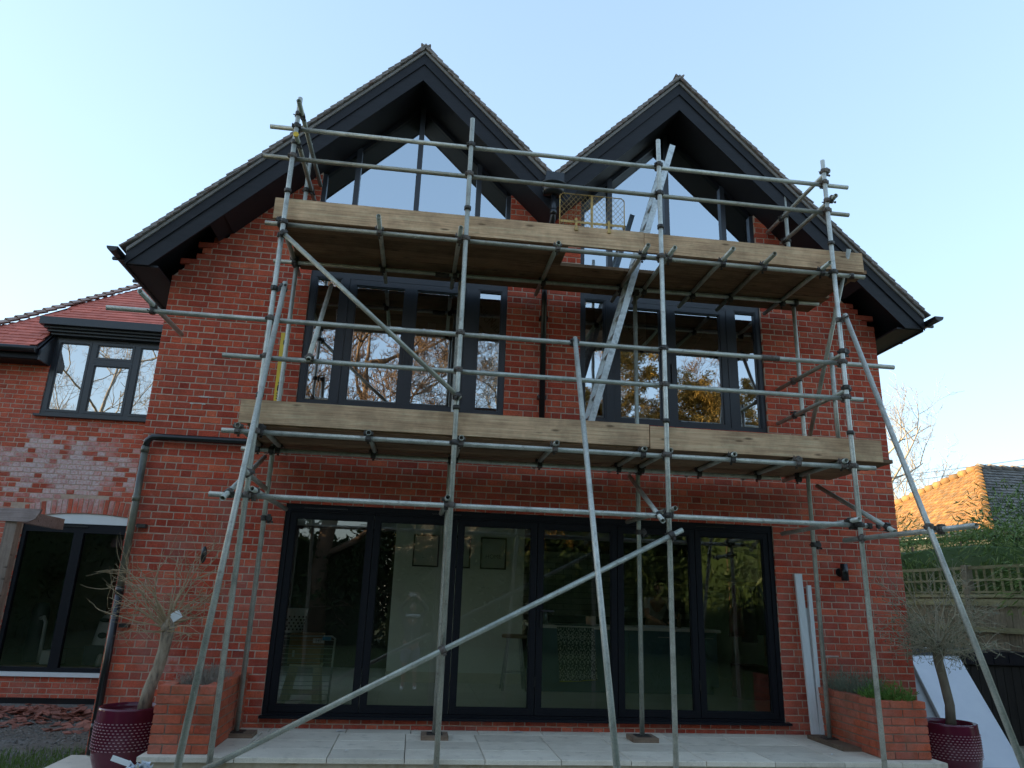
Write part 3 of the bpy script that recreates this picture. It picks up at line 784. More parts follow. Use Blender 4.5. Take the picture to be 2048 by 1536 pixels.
# ---- roofs
def verge(name, poly, y0, y1, mt_, parent): return MB().prism(poly, y0, y1).build(name, mt_, parent)
EX = 3.053
ends = [(GX[0], GX[0] - EX, -1), (GX[0], VX, 1), (GX[1], VX, -1), (GX[1], GX[1] + EX, 1)]
roof = MB()
for xc, xe, s in ends:
    zt = lambda x: APEX - .012 - abs(x - xc)
    zb = lambda x: APEX - .072 - abs(x - xc)
    roof.prism([(xc, zb(xc)), (xe, zb(xe)), (xe, zt(xe)), (xc, zt(xc))], -.44, 7.6)
roof = roof.build('roof', SOFFIT, house)
for xc, xe, s in ends:
    F_ = lambda x, o: APEX - o - abs(x - xc)
    outer = abs(xe - xc) > 2
    lo = 4.685
    if outer:
        xl = xc + s * (APEX - .38 - lo)
        main = [(xc, F_(xc, .135)), (xe, F_(xe, .135)), (xe, lo), (xl, lo), (xc, F_(xc, .38))]
    else:
        main = [(xc, F_(xc, .135)), (xe, F_(xe, .135)), (xe, F_(xe, .38)), (xc, F_(xc, .38))]
    bb = verge('bargeboard', main, -.47, -.44, BARGE, house)
    verge('fascia_strip', [(xc, F_(xc, .002)), (xe, F_(xe, .002)), (xe, F_(xe, .15)), (xc, F_(xc, .15))], -.487, -.4705, BARGE, bb)
    verge('verge_bed', [(xc, F_(xc, -.045)), (xe, F_(xe, -.045)), (xe, F_(xe, .0)), (xc, F_(xc, .0))], -.505, -.30, VERGE, roof)
    # sloping soffit between barge and wall
    xs_ = -2.42 if (outer and s < 0) else (5.17 if outer else xe)
    verge('soffit', [(xc, F_(xc, SOF)), (xs_, F_(xs_, SOF)), (xs_, F_(xs_, SOF - .02)), (xc, F_(xc, SOF - .02))], -.44, .03, SOFFIT, house)
    if outer:
        # stub of a purlin where the soffit stops, and the boxed eave
        xp = xs_ + s * .09
        verge('purlin_end', [(xs_ + s * .002, F_(xs_, SOF) + .02), (xp + s * .06, F_(xp, SOF) - .03), (xp + s * .06, F_(xp, SOF) + .22), (xs_ + s * .002, F_(xs_, SOF) + .24)], -.44, .0, SOFFIT, house)
        a, c = sorted((xe, XL if s < 0 else XR))
        MB().box(a, c, -.438, 7.3, lo - .006, lo + .014).build('eave_soffit', SOFFIT, house)
        MB().box(xe - .012, xe + .012, -.438, 7.3, lo - .02, lo + .13).build('eave_fascia', BARGE, house)
        gx = xe + s * .075
        gm = MB(); seg = 10; rr = .058
        vs = []; fs = []
        for yy in (-.66, 7.5):
            for rad in (rr, rr - .005):
                for k in range(seg + 1):
                    t = math.pi + math.pi * k / seg
                    vs.append((gx + math.cos(t) * rad, yy, 4.79 + math.sin(t) * rad))
        n1 = seg + 1
        for k in range(seg):
            fs.append((k, k+1, 2*n1 + k+1, 2*n1 + k)); fs.append((n1+k+1, n1+k, 3*n1+k, 3*n1+k+1))
        fs.append((0, 2*n1, 3*n1, n1)); fs.append((n1-1, 2*n1-1, 4*n1-1, 3*n1-1))
        gm.add(vs, fs)
        gm.add([(gx + math.cos(math.pi + math.pi * k / seg) * rr, -.66, 4.79 + math.sin(math.pi + math.pi * k / seg) * rr) for k in range(n1)], [tuple(range(n1))])
        gut = gm.build('gutter', PLASTIC_BLACK, house)
        for yy in (-.45, .15, .9, 1.7): MB().box(gx - .066, gx + .066, yy - .015, yy + .015, 4.724, 4.755).build('gutter_bracket', PLASTIC_BLACK, gut)
# roof tiles: the two columns along each verge are tiles of their own, the rest is joined
def tile_mesh(width, s):
    b = MB(); L, t = .265, .016; c, k = math.cos(R(45)), math.sin(R(45))
    d = Vector((s * c, 0, -k)); nn = Vector((s * k, 0, c)); d = (d + nn * .13).normalized(); nn = Vector((-d.z * s, 0, abs(d.x)))
    b.obox(d * (L / 2) - d * .1, d * (L / 2), Vector((0, width / 2, 0)), nn * (t / 2))
    me = b.mesh('roof_tile'); me.materials.append(TILE_BROWN); return me
cover = MB()
for xc, xe, s in ends:
    tm = {.165: tile_mesh(.163, s), .2475: tile_mesh(.2455, s)}
    n_c = int((abs(xe - xc) + .05) * math.sqrt(2) / .1)
    for i in range(n_c):
        u = .05 + i * .1 - .02
        px = xc + s * u * math.cos(R(45)); pz = APEX + .078 - u * math.sin(R(45))
        wd = .165 if i % 2 else .2475
        o = place('roof_tile', tm[wd], roof, (px, -.535 + wd / 2 + rnd.uniform(-.005, .005), pz + rnd.uniform(-.002, .003)))
        o.rotation_euler = (rnd.uniform(-.01, .01), rnd.uniform(-.012, .012), 0)
        d = Vector((s * .7071, 0, -.7071)); nn = Vector((s * .7071, 0, .7071)); d = (d + nn * .13).normalized(); nn = Vector((-d.z * s, 0, abs(d.x)))
        y = -.535 + wd
        while y < .9:
            cover.obox(Vector((px, y + .0825, pz)) + d * .0325, d * .1325, (0, .0815, 0), nn * .0065); y += .165
        cover.obox(Vector((px, (y + 7.65) / 2, pz)) + d * .0325, d * .1325, (0, (7.65 - y) / 2, 0), nn * .0065)
o = cover.build('roof_covering', TILE_BROWN, roof); o['kind'] = 'stuff'
for xc in GX:
    for k in range(18):
        y = -.53 + k * .455
        b = MB(); b.prism([(xc - .14, APEX - .02), (xc, APEX + .125), (xc + .14, APEX - .02), (xc + .128, APEX - .04), (xc, APEX + .10), (xc - .128, APEX - .04)], y, y + .447)
        b.build('ridge_tile', TILE_BROWN, roof)
# valley outlet: hopper, bent pipe and the pipe down the wall
hp = MB()
hx = VX - .005
hp.prism([(hx - .115, 6.14), (hx + .115, 6.14), (hx + .115, 6.245), (hx - .10, 6.26)], -.66, -.50)
hp.build('outlet_box', FRAME_UP, house)
hop = MB(); hop.lathe([(0.0, .0), (.125, .0), (.14, .07), (.14, .145), (.152, .148), (.152, .172), (.13, .172), (.128, .02), (0, .02)], (hx, -.60, 5.965), 24, 1.0, .62)
hop.build('rain_hopper', PLASTIC_BLACK, house)
pp = MB(); pp.tube([(hx, -.60, 5.98), (hx, -.60, 5.72), (hx - .005, -.585, 5.66), (hx - .01, -.50, 5.56), (hx - .01, -.22, 5.30), (hx, -.10, 5.18), (hx, -.075, 5.08), (hx, -.075, 2.96)], .035, 16)
pp.tube([(hx, -.60, 5.78), (hx, -.60, 5.70)], .041, 16)
pp.build('downpipe', PLASTIC_BLACK, house)
for z in (4.6, 3.6): MB().box(hx - .05, hx + .05, -.08, .01, z - .02, z + .02).build('pipe_clip', PLASTIC_BLACK, house)
pp = MB(); pp.tube([(hx, -.075, 2.97), (hx, -.075, 2.90), (hx - .03, -.075, 2.87), (-2.80, -.075, 2.865), (-2.90, -.075, 2.86), (-2.945, -.075, 2.82), (-2.955, -.075, 2.74)], .036, 16)
pp.build('cross_pipe', PLASTIC_BLACK, house)
pp = MB(); pp.tube([(-2.955, -.075, 2.76), (-2.955, -.075, 1.3)], .036, 16)
for z in (2.72, 2.2): pp.tube([(-2.955, -.075, z - .03), (-2.955, -.075, z + .03)], .041, 16)
pp.build('downpipe', PIPE_GREEN, house)
pp = MB(); pp.tube([(-2.955, -.075, 1.3), (-2.955, -.075, -.24)], .036, 16)
for z in (1.27, .0): pp.tube([(-2.955, -.075, z - .035), (-2.955, -.075, z + .035)], .041, 16)
pp.build('downpipe', PLASTIC_BLACK, house)
for z in (1.92, .93): MB().box(-2.91, -2.82, -.07, .012, z - .018, z + .018).build('pipe_clip', PLASTIC_BLACK, house)
# up-and-down wall light
b = MB(); b.tube([(4.92, -.10, 1.64), (4.92, -.10, 1.83)], .042, 20); b.tube([(4.92, .0, 1.735), (4.92, -.012, 1.735)], .05, 20); b.box(4.90, 4.94, -.07, .0, 1.70, 1.77)
b.build('wall_light', PLASTIC_BLACK, house)
# ---- wing roof: eave at the left, cut back round the window, hip on the left
EY, EZ = WY - .37, 4.80
wr = MB()
hx0 = -7.32
ridge_y, ridge_z = 5.6, EZ + (5.6 - EY)
wr.add([(hx0, EY, EZ - .03), (-5.98, EY, EZ - .03), (-5.98, EY + .44, EZ + .41), (-3.0, EY + .44, EZ + .41), (-3.0, ridge_y, ridge_z - .03), (hx0 + ridge_y - EY, ridge_y, ridge_z - .03)],
       [(0, 1, 2, 5), (2, 3, 4, 5)])
wr.add([(hx0, EY, EZ - .03), (hx0, 7.97, EZ - .03), (hx0 + ridge_y - EY, ridge_y, ridge_z - .03)], [(0, 2, 1)])
wr.add([(hx0, 7.97, EZ - .03), (-3.0, 7.97, EZ - .03), (-3.0, ridge_y, ridge_z - .03), (hx0 + ridge_y - EY, ridge_y, ridge_z - .03)], [(0, 3, 2, 1)])
wroof = wr.build('wing_roof', SOFFIT, house)
d = Vector((0, -.7071, -.7071)); nn = Vector((0, -.7071, .7071)); d = (d + nn * .10).normalized(); nn = Vector((0, d.z, -d.y))
tb = MB(); tb.obox((0, 0, 0), (.0815, 0, 0), -d * .1325, nn * .0065); wt = tb.mesh('roof_tile'); wt.materials.append(TILE_RED)
wcov = MB(); made = 0
for i in range(33):
    u = .06 + i * .1
    y = EY + u * .7071; z = EZ + u * .7071
    xa = hx0 + (y - EY) + .02; xb = -3.02
    x = -8.5 + (.0825 if i % 2 else 0)
    while x < xb:
        x += .165
        if x - .08 < xa or x + .08 > xb: continue
        if z < 5.30 and x + .07 > -5.98 and x < -2.9: continue
        p = Vector((x, y, z + rnd.uniform(-.002, .002)))
        if made < 150 and i < 14 and size_in_photo(p, 1) > 0:
            made += 1; o = place('roof_tile', wt, wroof, p); o.rotation_euler = (rnd.uniform(-.012, .012), rnd.uniform(-.008, .008), 0)
        else:
            wcov.obox(p, (.0815, 0, 0), -d * .1325, nn * .0065)
o = wcov.build('roof_covering', TILE_RED, wroof); o['kind'] = 'stuff'
hd = Vector((1, 1, 1)).normalized(); hs = Vector((1, -1, 0)).normalized(); hu = hs.cross(hd) * -1
if hu.z < 0: hu = -hu
for i in range(26):
    c = Vector((hx0, EY, EZ + .035)) + hd * (.08 + i * .15)
    b = MB(); q0 = c + hd * .12; q1 = c - hd * .10
    t0, t1 = .0, .03
    vs = []
    for q, lift, wd in ((q0, .0, .07), (q1, .045, .10)):
        for th in (0, .014):
            for k in range(5):
                a = R(-62 + 31 * k)
                vs.append(q + hs * (math.sin(a) * (wd + th)) + hu * (math.cos(a) * (wd + th) - wd + lift))
    fs = []
    for k in range(4):
        fs += [(5+k, 6+k, 16+k, 15+k), (k+1, k, 10+k, 11+k), (10+k, 15+k, 16+k, 11+k), (k, k+1, 6+k, 5+k)]
    fs += [(0, 5, 15, 10), (4, 14, 19, 9)]
    b.add(vs, fs); b.build('hip_tile', TILE_HIP, wroof)
b = MB(); b.box(hx0, -5.98, EY + .03, EY + .06, EZ - .19, EZ - .035); b.box(hx0, -5.98, EY + .06, WY, EZ - .20, EZ - .18)
b.build('eave_fascia', FRAME, house)
cheek = MB(); cheek.add([(-5.975, EY + .03, EZ - .2), (-5.975, WY, EZ - .2), (-5.975, WY + .1, EZ + .40), (-5.975, EY + .46, EZ + .40), (-5.975, EY + .03, EZ - .04),
                         (-5.945, EY + .03, EZ - .2), (-5.945, WY, EZ - .2), (-5.945, WY + .1, EZ + .40), (-5.945, EY + .46, EZ + .40), (-5.945, EY + .03, EZ - .04)],
                        [(0, 1, 2, 3, 4), (9, 8, 7, 6, 5), (0, 4, 9, 5), (4, 3, 8, 9), (1, 0, 5, 6)])
cheek.build('eave_cheek', FRAME_UP, house)
gm = MB(); gm.tube([(hx0, EY - .04, EZ - .06), (-5.99, EY - .04, EZ - .06)], .055, 12); gm.build('gutter', PLASTIC_BLACK, house)

# ------------------------------------------------------------------ scaffold
scaf = thing('scaffold', 'galvanised tube scaffold with two board decks against the brick house', 'scaffold', (1.4, -1.0, 0))
TR = 0.02415
def tube(name, p, q):
    b = MB(); b.pipe(p, q, TR); return b.build(name, TUBE, scaf)
SX = [-1.535, .286, 2.36, 4.305]; OY, IY = -1.45, -.45
TOPS = [6.30, 6.28, 6.27, 6.24]
for x, t in zip(SX, TOPS): tube('standard', (x, OY, -.20), (x, OY, t))
for x, t in zip([-1.56, .295, 2.37, 4.37], [6.42, 4.86, 4.86, 6.44]): tube('standard', (x, IY, .045), (x, IY, t))
tube('standard', (4.405, -1.06, 2.83), (4.42, -1.06, 4.05))
LY, RY = -1.39, -.51
LZ = dict(top=5.96, second=5.604, upper=4.845, mid=3.815, low=3.43, lower=2.71, door=2.125)
for k, xa, xb in [('top', -1.812, 4.618), ('second', -1.837, 4.593), ('mid', -3.041, 4.916), ('low', -1.936, 4.518)]:
    tube('guard_rail', (xa, LY, LZ[k]), (xb, LY, LZ[k]))
for k, xa, xb in [('upper', -1.724, 4.696), ('lower', -1.842, 4.573), ('door', -1.869, 4.449)]:
    tube('ledger', (xa, LY, LZ[k]), (xb, LY, LZ[k]))
tube('ledger', (-1.80, RY, LZ['upper']), (4.66, RY, LZ['upper'] + .04)); tube('ledger', (-1.86, RY, LZ['lower']), (4.0, RY, LZ['lower']))
UT = [(-1.575, -1.37), (-.595, -1.654), (.225, -1.578), (1.254, -1.45), (2.179, -1.577), (2.466, -1.576), (3.064, -1.671), (3.532, -1.648), (4.198, -1.564)]
LT = [(-1.70, -1.43), (-1.496, -1.385), (-.517, -1.441), (.349, -1.465), (1.259, -1.496), (2.135, -1.462), (2.396, -1.464), (3.053, -1.455), (3.742, -1.40), (4.224, -1.462)]
for x, y in UT: tube('transom', (x, y, 4.893), (x + rnd.uniform(-.02, .02), -.07, 4.893))
for x, y in LT: tube('transom', (x, y, 2.758), (x + rnd.uniform(-.02, .02), -.12, 2.758))
# low cross pieces, ties and braces
tube('transom', (-1.478, -1.52, 2.175), (-1.41, -.13, 2.155)); tube('transom', (.252, -1.53, 2.185), (.238, -.25, 2.172))
tube('transom', (2.395, -1.54, 2.185), (2.30, -.24, 2.178)); tube('transom', (4.262, -1.52, 2.17), (4.14, -.20, 2.13))
tube('tie_tube', (-1.53, -1.72, 2.31), (-1.585, -.3, 2.32))
tube('brace', (-1.70, -1.58, 2.07), (-1.672, -.25, 2.68)); tube('brace', (2.27, -1.54, 2.06), (2.33, -.25, 2.69)); tube('brace', (4.62, -1.52, 2.065), (4.57, -.28, 2.69))
tube('tie_tube', (4.24, -1.26, 1.985), (4.56, -2.66, 2.02))
tube('wall_tie', (-2.64, -1.72, 3.875), (-2.60, -.62, 3.865))
tube('brace', (-1.524, -1.51, 4.70), (.315, -1.51, 3.125)); tube('brace', (-1.56, -1.51, -.07), (2.468, -1.51, 1.989))
tube('brace', (-1.135, -1.46, 3.42), (-1.175, -.3, 4.70)); tube('brace', (4.545, -1.40, 5.17), (4.515, -.3, 3.25))
tube('raker', (-1.431, -1.5, 4.17), (-1.445, -2.84, -.25)); tube('raker', (1.424, -1.5, 3.83), (1.41, -3.35, -.60)); tube('raker', (4.348, -1.5, 4.33), (4.372, -3.33, -.60))
# end rails
for p, q in [((4.37, -1.45, 6.125), (4.325, -.03, 6.075)), ((4.375, -1.53, 5.75), (4.345, -.34, 5.765)), ((4.372, -1.44, 3.935), (4.305, -.02, 3.905)), ((4.365, -1.40, 3.53), (4.28, -.02, 3.475)),
             ((-1.5, -1.66, 6.11), (-1.478, -.03, 6.13)), ((-1.5, -1.58, 5.765), (-1.502, -.2, 5.83))]:
    tube('end_rail', p, q)
MB().tube([(-1.5, -1.592, 5.766), (-1.5, -1.575, 5.766)], .0275, 16).build('yellow_end_cap', LEVELM, scaf)
# clamps: a band round each of the two tubes, a lug between, bolts with wing-like nuts
def coupler(pa, da, pb, db, mt_):
    b = MB(); pa, pb = Vector(pa), Vector(pb); da, db = Vector(da).normalized(), Vector(db).normalized()
    off = (pb - pa); off = off - da * off.dot(da)
    off = off.normalized() if off.length > 1e-4 else Vector((0, 1, 0))
    for p, d in ((pa, da), (pb, db)):
        b.tube([p - d * .027, p - d * .024, p + d * .024, p + d * .027], [.027, .0315, .0315, .027], 12)
        sd = d.cross(off).normalized()
        e = p + sd * .036
        b.obox(e, d * .016, sd * .012, off * .012)
        b.tube([e - off * .035, e + off * .045], .006, 6); b.tube([e + off * .03, e + off * .044], .013, 6)
        b.obox(p - sd * .034, d * .02, sd * .008, off * .016)
    b.obox((pa + pb) / 2, da * .02, db * .02, off * .012)
    return b.build('coupler', mt_, scaf)
Z = (0, 0, 1); X = (1, 0, 0); Yd = (0, 1, 0)
def cm(): return RUST if rnd.random() < .6 else CLAMP_DARK
for x in SX:
    for k in LZ: coupler((x, OY, LZ[k]), Z, (x, LY, LZ[k]), X, cm())
for x in SX: # board clips just above the toe boards
    for z in (3.05, 5.19): MB().tube([(x, OY, z - .02), (x, OY, z + .02)], .036, 12).build('board_clip', CLAMP_DARK, scaf)
for x, y in UT: coupler((x, LY, 4.893), Yd, (x, LY, LZ['upper']), X, cm()); coupler((x, RY, 4.893), Yd, (x, RY, LZ['upper']), X, CLAMP_DARK)
for x, y in LT: coupler((x, LY, 2.758), Yd, (x, LY, LZ['lower']), X, cm()); coupler((x, RY, 2.758), Yd, (x, RY, LZ['lower']), X, CLAMP_DARK)
for x, z in [(-1.56, 2.71), (.295, 2.71), (2.37, 2.71), (-1.56, 4.845), (.295, 4.845), (2.37, 4.845), (4.37, 4.88)]: coupler((x, IY, z), Z, (x, RY, z), X, CLAMP_DARK)
for x, z in [(-1.56, 2.02), (2.37, 2.05), (4.37, 2.0)]: coupler((x, IY, z), Z, (x + .05, IY, z), Yd, CLAMP_DARK)
for pa, pb, db in [((-1.535, OY, 4.12), (-1.44, -1.49, 4.12), (0, -.29, -.95)), ((4.305, OY, 4.28), (4.35, -1.505, 4.28), (0, -.36, -.93)),
                   ((1.424, LY, 3.815), (1.424, -1.5, 3.80), (0, -.36, -.93)), ((-1.535, OY, 4.69), (-1.51, -1.51, 4.69), (.76, 0, -.65)),
                   ((.286, OY, 3.15), (.29, -1.51, 3.15), (.76, 0, -.65)), ((.286, OY, .872), (.286, -1.51, .872), (.89, 0, .455)), ((2.36, OY, 1.935), (2.36, -1.51, 1.935), (.89, 0, .455)),
                   ((4.305, OY, 6.10), (4.365, -1.42, 6.12), Yd), ((4.305, OY, 5.72), (4.37, -1.45, 5.75), Yd), ((4.305, OY, 3.93), (4.365, -1.42, 3.935), Yd), ((4.305, OY, 3.53), (4.36, -1.40, 3.53), Yd),
                   ((-1.535, OY, 6.10), (-1.50, -1.42, 6.11), Yd), ((-1.535, OY, 5.76), (-1.50, -1.42, 5.77), Yd), ((-1.56, IY, 5.80), (-1.502, -.42, 5.82), Yd),
                   ((4.37, IY, 5.75), (4.348, -.40, 5.765), Yd), ((4.37, IY, 6.09), (4.335, -.40, 6.08), Yd), ((4.37, IY, 3.92), (4.32, -.40, 3.91), Yd), ((4.37, IY, 3.5), (4.30, -.40, 3.49), Yd),
                   ((-2.63, LY, 3.815), (-2.63, LY, 3.868), Yd), ((-1.478, LY, 2.175), (-1.478, LY, 2.125), X), ((2.385, LY, 2.18), (2.385, LY, 2.125), X), ((4.25, LY, 2.17), (4.25, LY, 2.125), X), ((.25, LY, 2.18), (.25, LY, 2.125), X),
                   ((-1.535, OY, 2.33), (-1.54, -1.50, 2.31), Yd), ((-1.695, LY, 2.125), (-1.695, -1.42, 2.15), (0, .9, .42)), ((2.28, LY, 2.125), (2.28, -1.40, 2.13), (0, .9, .42)), ((4.44, LY, 2.125), (4.615, -1.42, 2.12), (0, .9, .42)),
                   ((4.305, OY, 1.99), (4.28, -1.50, 1.99), (.22, -.97, 0)), ((4.362, -2.35, 2.03), (4.48, -2.34, 2.01), (.22, -.97, 0)), ((-1.135, LY, 3.43), (-1.137, -1.42, 3.46), (0, .66, .75)), ((4.545, LY, 4.845), (4.54, -1.2, 4.85), (0, .5, -.86))]:
    coupler(pa, Z, pb, db, cm())
MB().tube([(3.43, LY, 3.815), (3.62, LY, 3.815)], .0315, 14).build('sleeve_coupler', RUST, scaf)
MB().tube([(-.0, RY, 4.845), (.16, RY, 4.845)], .03, 14).build('sleeve_coupler', CLAMP_DARK, scaf)
# boards
def board(name, x0, x1, y0, y1, z0, z1, mt_, bow=0.0):
    b = MB(); w_ = .004
    zs = rnd.uniform(-.002, .002)
    b.box(x0, x1, y0, y1, z0 + zs, z1 + zs)
    o = b.build(name, mt_, scaf)
    o.rotation_euler = (0, 0, 0)
    return o
def deck(z, xa, xb, cuts, hatch=None):
    for i in range(5):
        ya = -1.335 + i * .232; yb = ya + .225
        xs_ = [xa + rnd.uniform(-.05, .05), cuts + rnd.uniform(-.3, .3), xb + rnd.uniform(-.06, .05)]
        for k in range(2):
            p, q = xs_[k] + .002, xs_[k+1] - .002
            if hatch and i < 2:
                if k == 0: q = hatch[0]
                else: p = hatch[1]
            board('scaffold_board', p, q, ya, yb, z, z + .038, DECK)
            for e in (p, q): MB().box(e - .006, e + .006, ya + .0, yb, z - .0012, z + .0392).build('board_end_band', CLAMP_DARK, scaf) if False else None
deck(4.9185, -1.60, 4.74, 2.1, (1.38, 2.50)); deck(2.7835, -1.68, 4.78, 2.2)
board('toe_board', -1.715, 2.212, -1.366, -1.328, 2.80, 3.025, TOE); board('toe_board', 2.222, 4.69, -1.366, -1.328, 2.785, 3.01, TOE)
board('toe_board', -1.665, 2.20, -1.366, -1.328, 4.925, 5.155, TOE); board('toe_board', 2.12, 2.36, -1.40, -1.368, 4.93, 5.155, TOE) if False else None
board('toe_board', 2.205, 4.72, -1.366, -1.328, 4.92, 5.15, TOE)
# base plates on sole boards
for x, y, w_, d_, t in [(-1.56, IY, .17, .12, .038), (.295, IY, .13, .13, .04), (2.37, IY, .13, .13, .045), (4.37, IY - .12, .13, .34, .04)]:
    MB().box(x - w_, x + w_, y - d_, y + d_, .0, t - .002).build('sole_board', SOLE, scaf)
    MB().box(x - .075, x + .075, IY - .075, IY + .075, t, t + .006).build('base_plate', CLAMP_DARK, scaf)
for x, y in [(SX[0], OY), (SX[1], OY), (SX[2], OY), (SX[3], OY), (-1.445, -2.84), (1.41, -3.35), (4.372, -3.33)]:
    z = -.25 if y > -3.04 else -.62
    MB().box(x - .075, x + .075, y - .075, y + .075, z, z + .05).build('base_plate', SOLE, scaf)
# ladder through the hatch of the upper deck
lad = thing('ladder', 'scuffed aluminium ladder leaning through the gap in the upper scaffold deck', 'ladder', (1.66, -.76, 2.82))
LA, LB = Vector((1.64, 0, 2.825)), Vector((2.72, 0, 6.60))
for y in (-.60, -.93):
    b = MB(); p, q = LA.copy(), LB.copy(); p.y = q.y = y
    b.bar(p, q, .026, .068, up=(0, 1, 0)) if False else b.obox((p + q) / 2, (q - p) / 2, (0, .013, 0), Vector((q.z - p.z, 0, -(q.x - p.x))).normalized() * .034)
    b.build('stile', ALU, lad)
dirv = (LB - LA).normalized()
for k in range(15):
    c = LA + dirv * (.16 + k * .25)
    MB().tube([(c.x, -.945, c.z), (c.x, -.585, c.z)], .016, 10).build('rung', ALU, lad)
# yellow brick guard hooked on the upper toe board
bg_ = thing('brick_guard', 'rusty yellow wire mesh guard hooked over the upper toe board', 'guard', (1.64, -1.35, 5.15))
gx0, gx1, gz0, gz1, gy = 1.285, 2.0, 4.99, 5.565, -1.318
b = MB()
b.tube([(gx0, gy, gz0), (gx0, gy, gz1 - .03), (gx0 + .03, gy, gz1), (gx1 - .03, gy, gz1), (gx1, gy, gz1 - .03), (gx1, gy, gz0)], .006, 8)
b.build('rim', YELLOW, bg_)
b = MB()
for i in range(-6, 15):
    for s in (1, -1):
        a = [(gx0 + i * .052 + (0 if s > 0 else .0), gz0), ]
        x0_ = gx0 + i * .052; t0, t1 = gz0, gz1
        p = Vector((x0_, gy, gz0)) if s > 0 else Vector((gx0 + gx1 - x0_, gy, gz0))
        q = p + Vector((s * (gz1 - gz0) * .8, 0, gz1 - gz0))
        # clip to the rim
        def clip(p, q):
            d = q - p; ta, tb_ = 0, 1
            for lo, hi in ((gx0, gx1),):
                if abs(d.x) > 1e-9:
                    a_, b2 = sorted(((lo - p.x) / d.x, (hi - p.x) / d.x)); ta, tb_ = max(ta, a_), min(tb_, b2)
            return (p + d * ta, p + d * tb_) if tb_ - ta > .02 else None
        c = clip(p, q)
        if c: b.tube([c[0], c[1]], .0022, 4, caps=False)
b.build('wire_mesh', YELLOW_MESH, bg_)
MB().box(gx0 + .01, gx1 - .01, gy - .004, gy + .004, 5.215, 5.24).build('flat_bar', YELLOW, bg_)
MB().box(1.625, 1.65, gy - .005, gy + .005, gz0, gz1 - .005).build('upright_bar', YELLOW, bg_)
for x in (1.455, 1.815):
    b = MB(); b.box(x - .013, x + .013, -1.372, -1.368, 5.10, 5.235); b.box(x - .013, x + .013, -1.372, gy, 5.235, 5.245); b.box(x - .02, x + .02, -1.38, -1.368, 5.10, 5.13); b.build('hook', YELLOW, bg_)
# spirit level leaning on the wall behind the lower deck
lv = thing('spirit_level', 'long yellow spirit level standing upright on the lower deck', 'spirit level', (-1.59, -.2, 2.82))
LVY = -.42
b = MB(); b.obox((-1.635, -.20, 3.47), (.034, 0, .0), (0, .014, .0005), (-.012, .02, .645)); b.build('body', LEVELM, lv)
b = MB()
for z in (2.95, 3.46, 4.0): b.obox((-1.635, -.20 - .0155 + (z - 3.47) * .031, z), (.010, 0, 0), (0, .0012, 0), (0, 0, .025))
for k in range(7): b.obox((-1.635, -.2155 + (3.34 + k * .03 - 3.47) * .031, 3.34 + k * .03), (.006 if k % 2 else .009, 0, 0), (0, .0012, 0), (0, 0, .006))
b.build('vials_and_print', INK, lv)

# ------------------------------------------------------------------ planters, pots, small trees
def planter(label, x0, x1, y0, y1, h, seed):
    q = random.Random(seed)
    t = thing('brick_planter', label, 'planter', ((x0 + x1) / 2, (y0 + y1) / 2, 0), 'brick planters by the doors')
    th = .1025
    b = MB(); i_ = .007
    b.box(x0 + i_, x1 - i_, y0 + i_, y0 + th - i_, .001, h - i_); b.box(x0 + i_, x0 + th - i_, y0 + th - i_, y1, .001, h - i_); b.box(x1 - th + i_, x1 - i_, y0 + th - i_, y1, .001, h - i_)
    b.build('mortar_core', MORTAR_GREY, t)
    n = 7; ga = h / n
    def put(c, sx, sy, sz):
        b = MB(); ch = .004; jx = lambda: q.uniform(-.0015, .0015)
        X_, Y_, Z_ = sx / 2, sy / 2, sz / 2
        vs = []
        for zz, e in ((-Z_, ch), (-Z_ + ch, 0), (Z_ - ch, 0), (Z_, ch)):
            for a, c_ in ((-1, -1), (1, -1), (1, 1), (-1, 1)): vs.append((a * (X_ - e) + jx(), c_ * (Y_ - e) + jx(), zz))
        fs = [(3, 2, 1, 0), (12, 13, 14, 15)]
        for k in range(3):
            for j in range(4): fs.append((k*4+j, k*4+(j+1)%4, k*4+4+(j+1)%4, k*4+4+j))
        b.add(vs, fs); me = b.mesh('brick'); me.materials.append(BR_PLANT)
        o = place('brick', me, t, c); o.rotation_euler = (0, q.uniform(-.006, .006), q.uniform(-.008, .008))
    for c in range(n):
        z = c * ga + (ga - .010) / 2 + .004; sz = ga - .011
        W = x1 - x0
        # front face
        cuts = [0, th, W - .215 if c % 2 else th + .215, W] if c % 2 == 0 else [0, .215, W - .1075 if False else .215 + .01, W]
        segs = [(0, .1025), (.1125, .335), (.345, W)] if c % 2 == 0 else [(0, .222), (.232, W)]
        for a, e in segs: put(((x0 + a + x0 + e) / 2 + q.uniform(-.002, .002), y0 + th / 2, z), e - a, th, sz)
        # sides
        for xs_ in (x0, x1 - th):
            y = y0 + th + .01 - (0 if c % 2 == 0 else .0)
            ln = .215 if c % 2 == 0 else .1025
            while y < y1 - .02:
                e = min(y + ln, y1)
                put((xs_ + th / 2, (y + e) / 2, z), th, e - y, sz); y = e + .01; ln = .215
    b = MB(); b.box(x0 + th - .002, x1 - th + .002, y0 + th - .002, y1, .01, h - .06); b.build('soil', SOIL, t)
    return t
planter('brick planter of dry lavender beside the left burgundy pot', -2.07, -1.60, -1.30, -.012, .53, 3)
planter('brick planter of green herbs beside the right burgundy pot', 4.43, 4.90, -1.27, -.012, .51, 5)
